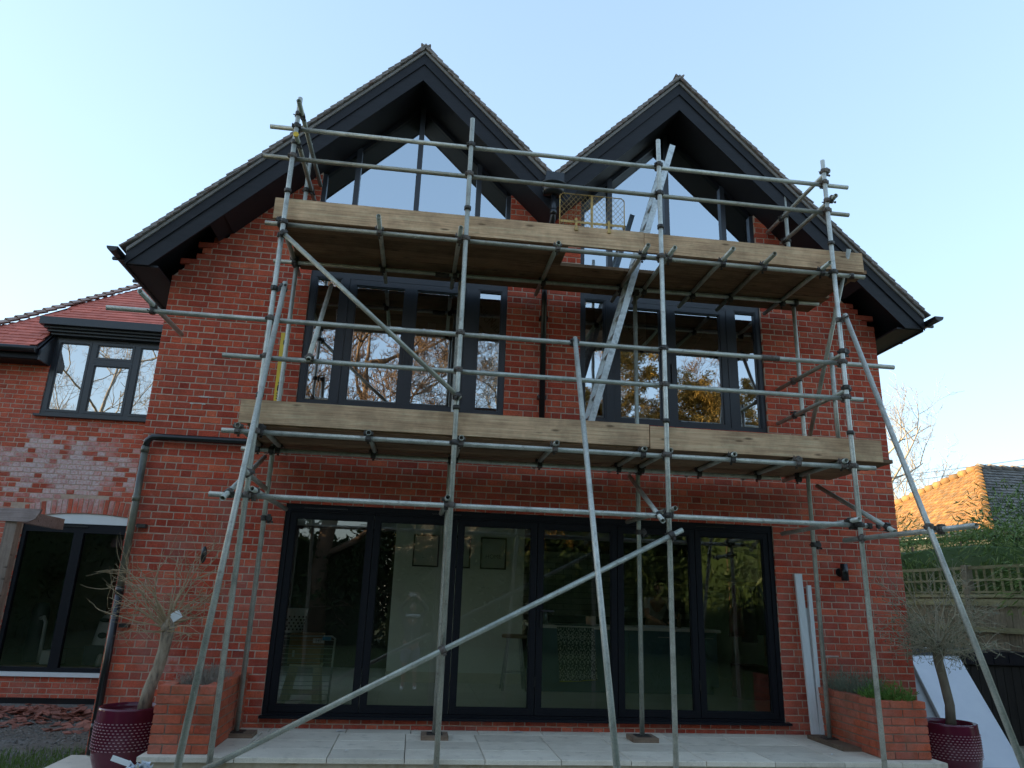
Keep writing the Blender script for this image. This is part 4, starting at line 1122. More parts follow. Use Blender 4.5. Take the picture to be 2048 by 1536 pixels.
def tuft(name, label, cat, c, rx, ry, h, n, mt_, seed, stalk=None, lw=.006, ll=.05, flop=.6):
    q = random.Random(seed); b = MB()
    for i in range(n):
        a = q.uniform(0, 2 * math.pi); r_ = math.sqrt(q.random())
        p = Vector((c[0] + math.cos(a) * r_ * rx, c[1] + math.sin(a) * r_ * ry, c[2] + q.uniform(-.02, .01)))
        hh = h * (1 - .45 * r_ * r_) * q.uniform(.55, 1.1)
        d = Vector((math.cos(a) * r_ * flop + q.uniform(-.25, .25), math.sin(a) * r_ * flop + q.uniform(-.25, .25), 1)).normalized()
        bend = Vector((q.uniform(-.3, .3), q.uniform(-.3, .3), 0))
        pts = [p, p + d * hh * .5, p + d * hh + bend * hh * .3]
        b.tube(pts, [.0018, .0014, .0006], 3, caps=False)
        for k in range(5):
            s = q.uniform(.2, 1.0); pp = pts[0].lerp(pts[1], s * 2) if s < .5 else pts[1].lerp(pts[2], s * 2 - 1)
            dd = (d + Vector((q.uniform(-1, 1), q.uniform(-1, 1), q.uniform(-.2, .8)))).normalized()
            b.leaf(pp, dd, Vector((q.uniform(-1, 1), q.uniform(-1, 1), .3)).normalized(), ll * q.uniform(.6, 1.2), lw)
    o = b.build(name, mt_); tag(o, label, cat); return o
tuft('dry_lavender', 'dry grey lavender stalks in the left brick planter', 'plant', (-1.83, -.72, .46), .15, .50, .20, 520, LEAF_DEAD, 11, lw=.004, ll=.035)
tuft('lavender_bush', 'grey green lavender at the wall end of the right planter', 'plant', (4.66, -.50, .44), .16, .36, .33, 480, LEAF_LAV, 12, lw=.006, ll=.045)
tuft('herb_bush', 'bright green herb spilling over the front of the right planter', 'plant', (4.69, -1.0, .44), .17, .20, .24, 460, LEAF_HERB, 13, lw=.008, ll=.04, flop=1.0)
def pot(label, c, r_, h):
    t = thing('plant_pot', label, 'pot', c, 'burgundy glazed pots')
    b = MB(); prof = [(0, .0), (r_*.70, .0), (r_*.82, .03), (r_*.98, .14), (r_*1.05, .28), (r_*1.04, h*.75), (r_*1.0, h-.02), (r_*1.0, h), (r_*.93, h), (r_*.92, h-.04), (r_*.9, h-.09), (0, h-.09)]
    b.lathe(prof, c, 48); b.build('body', POT, t)
    b = MB(); b.lathe([(0, h - .085), (r_*.9, h - .085)], c, 32); b.build('soil', SOIL, t)
    b = MB(); rows_ = 10
    for i in range(rows_):
        z = h * .40 + i * .0235
        rr = r_ * (1.052 if z < h * .72 else 1.045)
        nn_ = 46
        for k in range(nn_):
            a = 2 * math.pi * (k + (i % 2) * .5) / nn_
            d = Vector((math.cos(a), math.sin(a), 0)); s = Vector((-math.sin(a), math.cos(a), 0))
            b.obox(Vector(c) + d * (rr + .0005) + Vector((0, 0, z)), d * .002, s * .0085, Vector((0, 0, .0032)))
    b.build('dimple_rows', POT_DOT, t)
    return t
pot('burgundy dotted pot with bare tree beside the left brick planter', (-2.42, -.80, -.25), .255, .545)
pot('burgundy dotted pot with olive tree beside the right brick planter', (5.47, -.78, -.25), .262, .515)
def small_tree(name, label, base, trunk, tr, crown_c, crown_r, n_main, n_twig, barkm, twigm, leafm, n_leaf, seed, leafsize=(.03, .008), zr=1.0):
    q = random.Random(seed)
    t = thing(name, label, 'tree', base)
    b = MB(); b.tube(trunk, tr, 12); 
    # knobbly head
    top = Vector(trunk[-1])
    for k in range(5): b.ball(top + Vector((q.uniform(-.04, .04), q.uniform(-.04, .04), q.uniform(-.05, .03))), .035, .035, .045, 8, 6)
    b.build('trunk', barkm, t)
    br = MB(); lf = MB(); C = Vector(crown_c)
    def twig(p, d, L, r_, lev):
        pts = [p]; dd = d.copy(); n = 4
        for k in range(n):
            dd = (dd + Vector((q.uniform(-.38, .38), q.uniform(-.38, .38), q.uniform(-.25, .34)))).normalized()
            pts.append(pts[-1] + dd * L / n)
        br.tube(pts, [r_ * (1 - .8 * k / n) + .0006 for k in range(n + 1)], 4 if lev else 6, caps=False)
        return pts
    tips = []
    for i in range(n_main):
        a = 2 * math.pi * i / n_main + q.uniform(-.3, .3); el = math.asin(q.uniform(-.55, .98))
        d = Vector((math.cos(a) * math.cos(el), math.sin(a) * math.cos(el), math.sin(el)))
        goal = C + Vector((d.x * crown_r, d.y * crown_r, d.z * crown_r * zr))
        v = (goal - top); L = v.length * q.uniform(.75, 1.05)
        pts = twig(top + Vector((q.uniform(-.03, .03), q.uniform(-.03, .03), q.uniform(-.06, .04))), (v.normalized() * .55 + d * .9).normalized(), L, q.uniform(.006, .010), 0)
        tips.append((pts, L))
    for i in range(n_twig):
        pts, L = tips[q.randrange(len(tips))]
        s = q.uniform(.3, 1.0) * (len(pts) - 1); k = min(int(s), len(pts) - 2)
        p = pts[k].lerp(pts[k+1], s - k)
        out = (p - C).normalized() if (p - C).length > .01 else Vector((0, 0, 1))
        d = (out * .7 + Vector((q.uniform(-1, 1), q.uniform(-1, 1), q.uniform(-.6, 1)))).normalized()
        tp = twig(p, d, L * q.uniform(.18, .5), q.uniform(.0018, .003), 1)
        for _ in range(n_leaf):
            if q.random() < .85:
                j = q.randrange(1, len(tp)); ld = Vector((q.uniform(-1, 1), q.uniform(-1, 1), q.uniform(-.5, 1))).normalized()
                lf.leaf(tp[j], ld, Vector((q.uniform(-1, 1), q.uniform(-1, 1), 1)).normalized(), leafsize[0] * q.uniform(.6, 1.3), leafsize[1])
    br.build('branches', twigm, t); lf.build('leaves', leafm, t)
    return t
lt = small_tree('bare_olive_tree', 'leafless small tree of pale twigs in the left burgundy pot', (-2.33, -.80, .2),
           [(-2.31, -.80, .19), (-2.295, -.80, .42), (-2.24, -.80, .62), (-2.215, -.80, .80), (-2.21, -.80, .98)], [.062, .055, .052, .052, .06],
           (-2.27, -.82, 1.34), .47, 34, 330, BARK_PALE, TWIG_PALE, LEAF_DRY, 1, 21, (.016, .008), 1.05)
b = MB(); b.obox((-2.10, -1.0, 1.07), (.022, 0, -.03), (.003, .012, .002), (.030, 0, .022)); b.build('label_tag', PAPER, lt)
b = MB(); b.ball((-1.98, -.86, 1.62), .028, .028, .08, 10, 6); b.build('bird_feeder', PLASTIC_BLACK, lt)
b = MB(); b.tube([(-1.98, -.86, 1.66), (-1.985, -.86, 1.95)], [.003, .001], 4); b.build('stray_shoot', TWIG_PALE, lt)
small_tree('olive_tree', 'small olive tree with sparse grey leaves in the right burgundy pot', (5.49, -.78, .2),
           [(5.50, -.78, .17), (5.52, -.78, .42), (5.485, -.78, .66), (5.455, -.78, .84), (5.47, -.78, .98)], [.05, .046, .044, .046, .055],
           (5.52, -.80, 1.36), .50, 54, 620, BARK_OLIVE, TWIG_OLIVE, LEAF_OLIVE, 5, 22, (.036, .011), .95)

# ------------------------------------------------------------------ white trims, boards, shed on the right
def trim(label, x0, y0, x1, y1, z1, w_, d_):
    b = MB(); p, q = Vector((x0, y0, .042)), Vector((x1, y1, z1)); L = (q - p)
    sd = Vector((1, 0, 0)); dp = sd.cross(L).normalized()
    b.obox((p + q) / 2, L / 2, sd * (w_ / 2), dp * .004)
    b.obox((p + q) / 2 + sd * (w_ * .42) + dp * -.012, L / 2, sd * .004, dp * .014); b.obox((p + q) / 2 - sd * (w_ * .42) + dp * -.016, L / 2, sd * .004, dp * .016)
    b.obox((p + q) / 2 + dp * -.010, L / 2, sd * .003, dp * .010)
    o = b.build('plastic_trim', WHITE_PL); tag(o, label, 'trim', 'white plastic trims leaning on the wall'); return o
trim('widest and tallest white plastic trim leaning on the wall', 4.335, -.24, 4.385, -.035, 1.70, .085, .02)
trim('thin white plastic trim nearest the scaffold pole', 4.405, -.25, 4.505, -.04, 1.575, .045, .02)
trim('short white plastic trim between the two longer ones', 4.385, -.20, 4.465, -.03, 1.32, .035, .02)
shed = thing('storage_shed', 'low black timber storage shed against the garden fence', 'shed', (7.2, 1.4, -.26))
b = MB(); b.box(6.25, 8.12, .99, 1.80, -.258, .70); b.build('body', SHED, shed)
for i in range(16):
    x = 6.26 + i * .1165; MB().box(x, x + .109, .972, .9885, -.25, .68).build('plank', SHED, shed)
b = MB(); b.prism([(6.2, .70), (8.14, .70), (8.14, .80), (8.08, .86), (6.28, .86), (6.2, .80)], .93, 1.84); b.build('lid', SHEDLID, shed)
for i in range(8): MB().box(6.4 + i * .22, 6.43 + i * .22, .918, .93, .72, .82).build('lid_rib', SHEDLID, shed)
def sheet(name, label, cat, xa, xb, ytop, ztop, ybot, mt_, th=.02, edge=None, grp=None, dx=0):
    t = thing(name, label, cat, ((xa + xb) / 2, ybot, -.25), grp)
    p = Vector(((xa + xb) / 2, ybot, -.245)); q = Vector(((xa + xb) / 2 + dx, ytop, ztop)); L = q - p
    nrm = Vector((1, 0, 0)).cross(L).normalized()
    b = MB(); b.obox((p + q) / 2, Vector(((xb - xa) / 2, 0, 0)), nrm * (th / 2), L / 2); b.build('face', mt_, t)
    if edge:
        b = MB(); b.obox((p + q) / 2 + Vector((-(xb - xa) / 2 - .004, 0, 0)), Vector((.004, 0, 0)), nrm * (th / 2 + .004), L / 2)
        b.obox(q + L.normalized() * .004, Vector(((xb - xa) / 2, 0, 0)), nrm * (th / 2 + .003), L.normalized() * .004); b.build('edging', edge, t)
    return t
sheet('wall_panel', 'dark blue grey panel with white edge leaning behind the white boards', 'panel', 6.02, 6.74, .90, .875, .35, DARK_PANEL, .04, WHITE_PAINT, dx=.11)
sheet('lining_board', 'narrow pale grey board leaning left of the white board', 'board', 5.78, 6.05, .84, .77, -.26, GREY_EDGE, .03, WHITE_PAINT, 'boards leaning on the shed', dx=.32)
sheet('lining_board', 'large white board leaning behind the right burgundy pot', 'board', 5.90, 6.58, .79, .785, -.38, WHITE_BOARD, .03, GREY_EDGE, 'boards leaning on the shed', dx=.32)

# ------------------------------------------------------------------ fence with trellis
FX = 8.2
fence = thing('garden_fence', 'weathered closeboard fence with trellis top along the right boundary', 'fence', (FX, 2, -.26))
for i in range(92):
    y = -1.6 + i * .112
    me = MB(); me.prism([(FX - .012, -.26), (FX + .006, -.26), (FX + .006, 1.55), (FX - .012, 1.55)], y, y + .104)
    o = me.build('board', FENCEW, fence); o.rotation_euler = (0, 0, rnd.uniform(.03, .06)) if False else (0, 0, 0)
for z in (.2, 1.08): MB().box(FX - .06, FX - .014, -1.6, 8.7, z, z + .07).build('rail', TRELW, fence)
MB().box(FX - .05, FX + .03, -1.6, 8.7, 1.555, 1.60).build('capping', TRELW, fence)
MB().box(FX - .045, FX - .0125, -1.6, 8.7, 1.44, 1.53).build('rail', TRELW, fence)
for z in (1.615, 1.785, 1.955): MB().box(FX - .02, FX + .0, -1.6, 8.7, z, z + (.045 if z > 1.9 else .03)).build('trellis_slat', TRELW, fence)
for i in range(66):
    y = -1.55 + i * .155; MB().box(FX + .002, FX + .02, y, y + .032, 1.602, 1.97).build('trellis_slat', TRELW, fence)
for y in (-1.0, 2.05, 5.1): MB().box(FX - .055, FX + .045, y - .05, y + .05, -.3, 2.02).build('post', FENCEW, fence)
# timber pergola at the far left
perg = thing('pergola', 'weathered timber post carrying a beam before the wing window', 'pergola', (-4.7, 1.1, -.3))
MB().obox((-4.66, 1.05, .85), (.062, 0, 0), (0, .062, 0), (0, 0, 1.15)).build('post', POSTW, perg)
b = MB(); bx0, bx1 = -5.6, -4.42
b.prism([(bx0, 1.985), (-4.47, 1.985), (-4.40, 2.02), (-4.365, 2.09), (-4.355, 2.135), (bx0, 2.135)], .955, 1.0); b.build('beam', BEAMW, perg)
MB().obox((-4.66, 1.65, 2.06), (.03, 0, 0), (0, .55, 0), (0, 0, .07)).build('cross_beam', BEAMW, perg)
MB().ball((-4.78, .94, 1.90), .035, .035, .05, 10, 6).build('festoon_bulb', PLASTIC_BLACK, perg)

# ------------------------------------------------------------------ loose things on the ground
q = random.Random(5)
b = MB()
for i in range(420):
    x = q.gauss(-4.6, .9); y = 2.55 + q.gauss(0, .42) - (x + 4.6) * .35
    if x > -3.2 or y > 3.45 or y < 1.2: continue
    s = q.uniform(.03, .10); a = q.uniform(0, math.pi)
    u = Vector((math.cos(a), math.sin(a), q.uniform(-.35, .35))).normalized(); v = u.cross(Vector((q.uniform(-.3, .3), q.uniform(-.3, .3), 1))).normalized(); n_ = u.cross(v)
    z = -.295 + .10 * math.exp(-((y - 2.5) ** 2) / .10) * q.random()
    c = Vector((x, y, z)); k = [c + u * s + v * s * q.uniform(.3, .7), c - u * s * q.uniform(.5, 1) + v * s * .5, c - u * s - v * s * q.uniform(.2, .6), c + u * s * q.uniform(.3, 1) - v * s * .5]
    b.add(k + [p + n_ * .012 for p in k], [(0, 1, 2, 3), (7, 6, 5, 4), (0, 4, 5, 1), (1, 5, 6, 2), (2, 6, 7, 3), (3, 7, 4, 0)])
o = b.build('tile_rubble', TERRA); tag(o, 'heap of broken red roof tiles on the gravel beside the wing', 'rubble', kind='stuff')
b = MB()
for i in range(2600):
    x = q.uniform(-5.2, -3.22); y = q.uniform(-1.2, 3.3); s = q.uniform(.006, .02)
    if q.random() < .45 and y < .9: continue
    b.ball((x, y, -.308), s, s * q.uniform(.7, 1.2), s * .7, 5, 3)
o = b.build('gravel_stones', M('loose_stone', (0.20, 0.19, 0.175), (0.12, 0.115, 0.105), 8, 0.95, var=.4, world=True)); o['kind'] = 'stuff'; o['label'] = 'loose grey stones scattered on the side ground'
b = MB()
for i in range(9000):
    x = q.uniform(-5.4, -3.17); y = q.uniform(-1.25, .55) 
    dens = 1 - (y + .1) * 1.2 - (-3.2 - x) * .35 + q.uniform(-.5, .3)
    if dens < .35: continue
    h = q.uniform(.03, .09); a = q.uniform(0, 2 * math.pi); p = Vector((x, y, -.312)); d = Vector((q.uniform(-.4, .4), q.uniform(-.4, .4), 1)).normalized(); s = Vector((math.cos(a), math.sin(a), 0)) * .004
    b.add([p - s, p + s, p + d * h + Vector((q.uniform(-.02, .02), q.uniform(-.02, .02), 0))], [(0, 1, 2)])
o = b.build('grass', GRASS); o['kind'] = 'stuff'; o['label'] = 'short green grass at the edge of the lower paving'
# knotted plastic sack on the lower terrace
bag = thing('plastic_sack', 'knotted white printed plastic sack in front of the left planter', 'sack', (-1.98, -1.72, -.25))
b = MB(); b.ball((-2.0, -1.72, -.15), .19, .15, .15, 20, 12)
qq = random.Random(3); b.v = [(x + qq.uniform(-.012, .012), y + qq.uniform(-.012, .012), z + qq.uniform(-.012, .012)) for x, y, z in b.v]
b.build('body', BAG_PRINT, bag)
b = MB()
for k in range(26):
    a = qq.uniform(0, 6.28); r_ = qq.uniform(.02, .11); c = Vector((-1.97 + math.cos(a) * r_, -1.70 + math.sin(a) * r_ * .6, -.02 + qq.uniform(-.03, .035)))
    u = Vector((qq.uniform(-1, 1), qq.uniform(-1, 1), qq.uniform(-1, 1))).normalized() * qq.uniform(.02, .045); v = u.cross(Vector((qq.uniform(-1, 1), qq.uniform(-1, 1), 1))).normalized() * qq.uniform(.012, .03); n_ = u.cross(v).normalized() * .008
    b.add([c - u - v, c + u - v, c + u * .8 + v + n_, c - u + v * .8, c + n_ * 2], [(0, 1, 4), (1, 2, 4), (2, 3, 4), (3, 0, 4)])
b.build('crumpled_neck', CLOTH_WHITE, bag)
b = MB(); b.obox((-2.13, -1.70, .03), (.07, 0, -.022), (0, .006, 0), (.006, 0, .018)); b.build('folded_flap', PAPER, bag)
for lab, x, y, s, a in [('torn strip of white paper by the brick plinth left of centre', -.62, -.17, .045, .3), ('white paper strip below the middle door leaf', 1.16, -.10, .05, -.2),
                        ('small white scrap beside the middle scaffold foot', .12, -.07, .02, .1), ('tiny white scrap at the left front paving slab', -.48, -1.10, .016, .5),
                        ('small white scrap near the right sole board', 4.02, -1.08, .018, .9), ('crumpled white scrap beside the left sole board', -1.34, -.14, .02, .2)]:
    b = MB(); u = Vector((math.cos(a), math.sin(a), .0)) * s; v = Vector((-math.sin(a), math.cos(a), 0)) * s * .35
    c = Vector((x, y, .009)); b.add([c - u - v, c - v * .8 + Vector((0, 0, .008)), c + u - v * .6, c + u + v, c + v * 1.2 + Vector((0, 0, .006)), c - u + v * .7] + [p - Vector((0, 0, .003)) for p in (c - u - v, c + u - v, c + u + v, c - u + v)],
          [(0, 1, 4, 5), (1, 2, 3, 4), (6, 9, 8, 7)])
    o = b.build('paper_scrap', PAPER); tag(o, lab, 'scrap', 'paper scraps on the patio')
for i in range(14):
    pass
b = MB()
for i in range(60):
    x = q.choice([q.uniform(-1.5, 4.3), q.gauss(4.0, .25), q.gauss(3.6, .3)]); y = q.uniform(-1.33, -.02); s = q.uniform(.002, .008)
    if x > 4.38: continue; b.ball((x, y, .004), s, s * q.uniform(.5, 1), s * .5, 5, 3)
o = b.build('crumbs', SOIL); o['kind'] = 'stuff'; o['label'] = 'dark crumbs and leaf bits scattered over the patio slabs'

# ------------------------------------------------------------------ rooms behind the glass
FZ = .125
b = MB(); b.box(XL + .28, XR - .28, .16, 7.15, -.1, FZ - .012); fl = b.build('interior_floor', JOINT, house)
me = MB(); me.box(-.2985, .2985, -.2985, .2985, -.012, 0); me = me.mesh('floor_tile'); me.materials.append(FLOOR_IN)
for i in range(14):
    for j in range(9): place('floor_tile', me, fl, (-2.43 + i * .6, .47 + j * .6, FZ))
MB().box(XL + .28, XR - .28, .285, 7.15, 2.42, 2.60).build('ceiling', CEIL, house)
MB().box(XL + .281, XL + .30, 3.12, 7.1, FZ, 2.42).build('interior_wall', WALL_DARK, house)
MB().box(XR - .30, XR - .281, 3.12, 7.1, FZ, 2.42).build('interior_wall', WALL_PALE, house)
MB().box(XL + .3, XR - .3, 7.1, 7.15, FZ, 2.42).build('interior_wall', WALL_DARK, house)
pw = MB().box(-.315, 1.64, 3.06, 7.09, FZ, 2.42).build('interior_wall', WALL_PALE, house)
MB().box(-.32, 1.645, 3.04, 3.059, FZ, FZ + .14).build('skirting', CREAM, pw)
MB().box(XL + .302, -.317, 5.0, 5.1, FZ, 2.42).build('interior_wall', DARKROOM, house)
sp = MB().box(1.66, XR - .32, 5.6, 5.65, FZ, 2.42).build('interior_wall', JOINT, house)
tm = MB().box(-.149, .149, -.006, .0, -.049, .049).mesh('wall_tile'); tm.materials.append(SPLASH)
for r_ in range(11):
    for c in range(12):
        o = place('wall_tile', tm, sp, (1.85 + c * .304 + (r_ % 2) * .152, 5.598, 1.10 + r_ * .104))
# kitchen island
isl = thing('kitchen_island', 'dark teal kitchen island with pale worktop behind the middle doors', 'kitchen island', (2.9, 2.6, FZ))
b = MB(); b.box(1.72, 4.30, 2.22, 3.05, FZ + .10, .945); b.box(1.78, 4.25, 2.28, 3.0, FZ, FZ + .10); b.build('carcass', TEAL, isl)
for i in range(4):
    x = 1.725 + i * .645; MB().box(x, x + .638, 2.198, 2.2185, FZ + .11, .935).build('cabinet_door', TEAL, isl)
    MB().box(x + .42, x + .58, 2.182, 2.19, .86, .872).build('handle', STEEL, isl)
MB().box(1.68, 4.34, 2.16, 3.10, .9465, .985).build('worktop', WORKTOP, isl)
def towel_mat():
    mt, n, l, b = new_mat('damask_towel'); b.inputs['Roughness'].default_value = 0.95
    vec = coords(n, l, (1, 1, 1), rnd_off=False)
    nz = n.new('ShaderNodeTexNoise'); nz.inputs['Scale'].default_value = 14; l.new(vec, nz.inputs['Vector'])
    ad = n.new('ShaderNodeMix'); ad.data_type = 'VECTOR'; ad.inputs[0].default_value = .035; l.new(vec, ad.inputs[4]); l.new(nz.outputs['Color'], ad.inputs[5])
    sx = n.new('ShaderNodeSeparateXYZ'); l.new(ad.outputs[1], sx.inputs[0])
    u = mathn(n, l, 'MULTIPLY', sx.outputs[0], 2 * math.pi / .16); v = mathn(n, l, 'MULTIPLY', sx.outputs[2], 2 * math.pi / .24)
    a = mathn(n, l, 'ADD', mathn(n, l, 'SINE', u), mathn(n, l, 'SINE', v))
    c2 = mathn(n, l, 'MULTIPLY', mathn(n, l, 'SINE', mathn(n, l, 'MULTIPLY', u, 3)), mathn(n, l, 'SINE', mathn(n, l, 'MULTIPLY', v, 2)))
    f = mathn(n, l, 'SINE', mathn(n, l, 'MULTIPLY', mathn(n, l, 'ADD', a, c2), 3.6))
    l.new(ramp(n, l, f, [(0.45, (0.045, 0.07, 0.055)), (0.55, (0.46, 0.50, 0.43))]), b.inputs['Base Color'])
    return mt
tw = thing('towel', 'dark green and cream damask towel hanging from the island front', 'towel', (2.24, 2.15, .6))
b = MB(); N = 10; vs = []; fs = []
for j in range(N + 1):
    z = .965 - .70 * j / N
    for i in range(7):
        x = 1.985 + .52 * i / 6 + .05 * j / N + (0.0); y = 2.150 + .012 * math.sin(i * 1.7) * j / N - .0; vs.append((x, y, z + (.03 * i / 6) * j / N)); 
for j in range(N):
    for i in range(6): fs.append((j*7+i, j*7+i+1, (j+1)*7+i+1, (j+1)*7+i))
o_ = len(vs); vs2 = [(x, y - .006, z) for x, y, z in vs]
b.add(vs, [tuple(reversed(f)) for f in fs]); b.add(vs2, fs); b.box(1.985, 2.505, 2.13, 2.60, .9865, .992); b.build('cloth', towel_mat(), tw)
b = MB(); b.tube([(2.035, 2.146, .268), (2.30, 2.15, .278), (2.555, 2.152, .30)], .008, 8); b.build('yellow_hem', M('lime_hem', (0.45, 0.48, 0.10), None, 5, .9), tw)
o = MB().lathe([(0, 0), (.05, 0), (.072, .02), (.078, .12), (.07, .125), (.065, .02), (0, .02)], (2.56, 2.55, .986), 20).build('plant_cup', M('pink_cream_cup', (0.55, 0.16, 0.17), (0.62, 0.55, 0.40), 2, .5)); tag(o, 'small pink and cream cup on the island worktop', 'cup')
v = thing('flower_vase', 'yellow vase with white flowers on the island worktop', 'vase', (2.98, 2.5, .986))
MB().lathe([(0, 0), (.05, 0), (.062, .05), (.05, .13), (.04, .14), (0, .14)], (2.98, 2.5, .986), 16).build('body', M('striped_vase', (0.42, 0.34, 0.10), (0.16, 0.12, 0.06), 18, .5, stretch=(.2, .2, 4)), v)
b = MB(); 
for k in range(40):
    d = Vector((q.gauss(0, .4), q.gauss(0, .4), q.uniform(.4, 1))).normalized(); b.leaf(Vector((2.98, 2.5, 1.12)) + d * q.uniform(.02, .12), d, Vector((q.uniform(-1, 1), q.uniform(-1, 1), .4)).normalized(), .07, .045)
b.build('flowers', leaf_mat('white_petals', (0.55, 0.55, 0.52), (0.70, 0.70, 0.68)), v)
o = thing('kettle', 'dark kettle at the left end of the island worktop', 'kettle', (1.85, 2.6, .986)); MB().lathe([(0, 0), (.085, 0), (.08, .12), (.05, .19), (.0, .20)], (1.86, 2.62, .986), 18).build('body', STEEL, o)
MB().tube([(1.93, 2.62, 1.15), (2.0, 2.62, 1.12), (1.95, 2.62, 1.02)], .009, 6).build('handle', PLASTIC_BLACK, o)
o = MB().box(3.25, 3.72, 2.30, 2.62, .986, 1.0).box(3.27, 3.70, 2.32, 2.60, 1.001, 1.012).build('newspaper', PAPER); tag(o, 'folded newspaper lying on the right part of the worktop', 'newspaper')
for lab, x, y, h in [('tall dark pepper mill on the worktop near the mullion', 3.93, 2.7, .20), ('short glass jar at the right end of the worktop', 4.08, 2.6, .12)]:
    o = MB().lathe([(0, 0), (.03, 0), (.025, h * .5), (.032, h * .8), (.015, h), (0, h)], (x, y, .986), 14).build('jar', RAFTER if h > .15 else STEEL); tag(o, lab, 'jar')
# pictures on the pale wall
def text_obj(name, body, size, loc, rot, mt_, parent, ext=.001):
    cu = bpy.data.curves.new(name, 'FONT'); cu.body = body; cu.size = size; cu.extrude = ext; cu.align_x = 'CENTER'; cu.align_y = 'CENTER'
    o = bpy.data.objects.new(name, cu); COL.objects.link(o)
    dg = bpy.context.evaluated_depsgraph_get(); me = bpy.data.meshes.new_from_object(o.evaluated_get(dg))
    bpy.data.objects.remove(o); me.materials.clear(); me.materials.append(mt_)
    o = place(name, me, parent, loc); o.rotation_euler = rot; return o
for lab, xa, xb, word in [('black framed print on the pale wall, left of three', -.05, .34, ''), ('black framed print on the pale wall behind the middle scaffold pole', .50, .815, ''), ('black framed print reading HOME on the pale wall', .965, 1.36, 'HOME')]:
    t = thing('picture_frame', lab, 'picture', ((xa + xb) / 2, 3.05, 1.73), 'framed prints on the pale wall')
    MB().ringbar(xa, xb, 1.73, 2.20, .022, 3.03, 3.058).build('frame', INK, t)
    MB().box(xa + .022, xb - .022, 3.045, 3.057, 1.752, 2.178).build('print', M('pale_print', (0.46, 0.50, 0.46), (0.50, 0.54, 0.49), 2, .6), t)
    if word: text_obj('lettering', word, .085, ((xa + xb) / 2, 3.044, 1.915), (R(90), 0, 0), DARK_PANEL, t)
# bar stool
st = thing('bar_stool', 'wire legged bar stool with round wooden seat by the pale wall', 'stool', (1.42, 2.3, FZ))
b = MB(); b.lathe([(0, 0), (.165, 0), (.175, .012), (.175, .035), (.16, .045), (0, .045)], (1.42, 2.3, .80), 24); b.build('seat', SEATW, st)
for s, u in ((-1, -1), (1, -1), (1, 1), (-1, 1)):
    MB().tube([(1.42 + s * .09, 2.3 + u * .07, .80), (1.42 + s * .165, 2.3 + u * .13, FZ + .008), (1.42 + s * .150, 2.3 + u * .145, FZ + .008), (1.42 + s * .075, 2.3 + u * .085, .80)], .0055, 6).build('leg', STEEL, st)
b = MB(); b.tube([(1.42 + .145 * math.cos(a * .5236), 2.3 + .12 * math.sin(a * .5236), .36) for a in range(13)], .005, 6); b.build('foot_ring', STEEL, st)
# things stored behind the left door leaf
ar = thing('clothes_airer', 'grey wire clothes airer folded behind the left door leaf', 'clothes airer', (-1.1, .48, FZ))
b = MB()
for y in (.42, .50):
    b.tube([(-1.39, y, FZ + .03), (-1.42, y, .82), (-1.40, y, .845), (-.86, y, .855), (-.82, y, .83), (-.835, y, .19), (-.86, y, FZ + .02), (-1.37, y, FZ + .02)], .007, 8)
b.build('frame', STEEL, ar)
for k in range(14):
    z = .20 + k * .046 + (k % 3) * .006; MB().tube([(-1.40, .42 + (k % 2) * .08, z), (-.83, .42 + (k % 2) * .08, z + .004)], .0032, 6).build('wire', STEEL, ar)
MB().box(-.95, -.86, .40, .43, .815, .85).build('blue_clip', M('blue_plastic', (0.03, 0.22, 0.38), None, 5, .4), ar)
o = MB().box(-1.33, -.98, .62, .92, .545, .865).build('cardboard_box', CARD); tag(o, 'brown cardboard box stacked on the cream step stool', 'box')
lab = MB().box(-1.075, -.955, .612, .6195, .77, .82).box(-1.285, -1.262, .612, .6195, .62, .69).build('box_label', PAPER, o)
text_obj('box_print', '147', .05, (-1.015, .611, .795), (R(90), 0, 0), INK, o)
bk = thing('laundry_basket', 'white perforated laundry basket on top of the stored boxes', 'basket', (-1.37, .78, .866))
b = MB(); b.lathe([(0, 0), (.10, 0), (.115, .02), (.155, .25), (.162, .26), (.15, .262), (.108, .022), (0, .02)], (-1.34, .78, .868), 24, 1.0, .8); b.build('body', WHITE_PL, bk)
b = MB()
for r_ in range(5):
    for k in range(18):
        a = 2 * math.pi * (k + (r_ % 2) * .5) / 18; rr = .1215 + .0285 * (r_ / 4) + .006; z = .905 + r_ * .034
        d = Vector((math.cos(a), math.sin(a) * .8, 0)); c = Vector((-1.34, .78, z)) + d * rr; s = Vector((-math.sin(a), math.cos(a) * .8, 0)).normalized() * .008
        b.obox(c, d.normalized() * .004, s, (0, 0, .009))
b.build('holes', INK, bk)
ss = thing('step_stool', 'cream painted wooden step stool behind the clothes airer', 'step stool', (-1.12, .75, FZ))
MB().box(-1.30, -.97, .60, .92, .515, .543).build('seat', CREAM, ss)
for x0_, x1_ in ((-1.27, -1.345), (-1.01, -.985)):
    MB().bar((x0_, .64, .514), (x1_, .60, FZ), .07, .022, up=(0, 1, 0)).build('leg', CREAM, ss); MB().bar((x0_, .88, .514), (x1_, .95, FZ), .07, .022, up=(0, 1, 0)).build('leg', CREAM, ss)
MB().box(-1.31, -.99, .60, .62, .235, .29).build('step_rail', CREAM, ss)
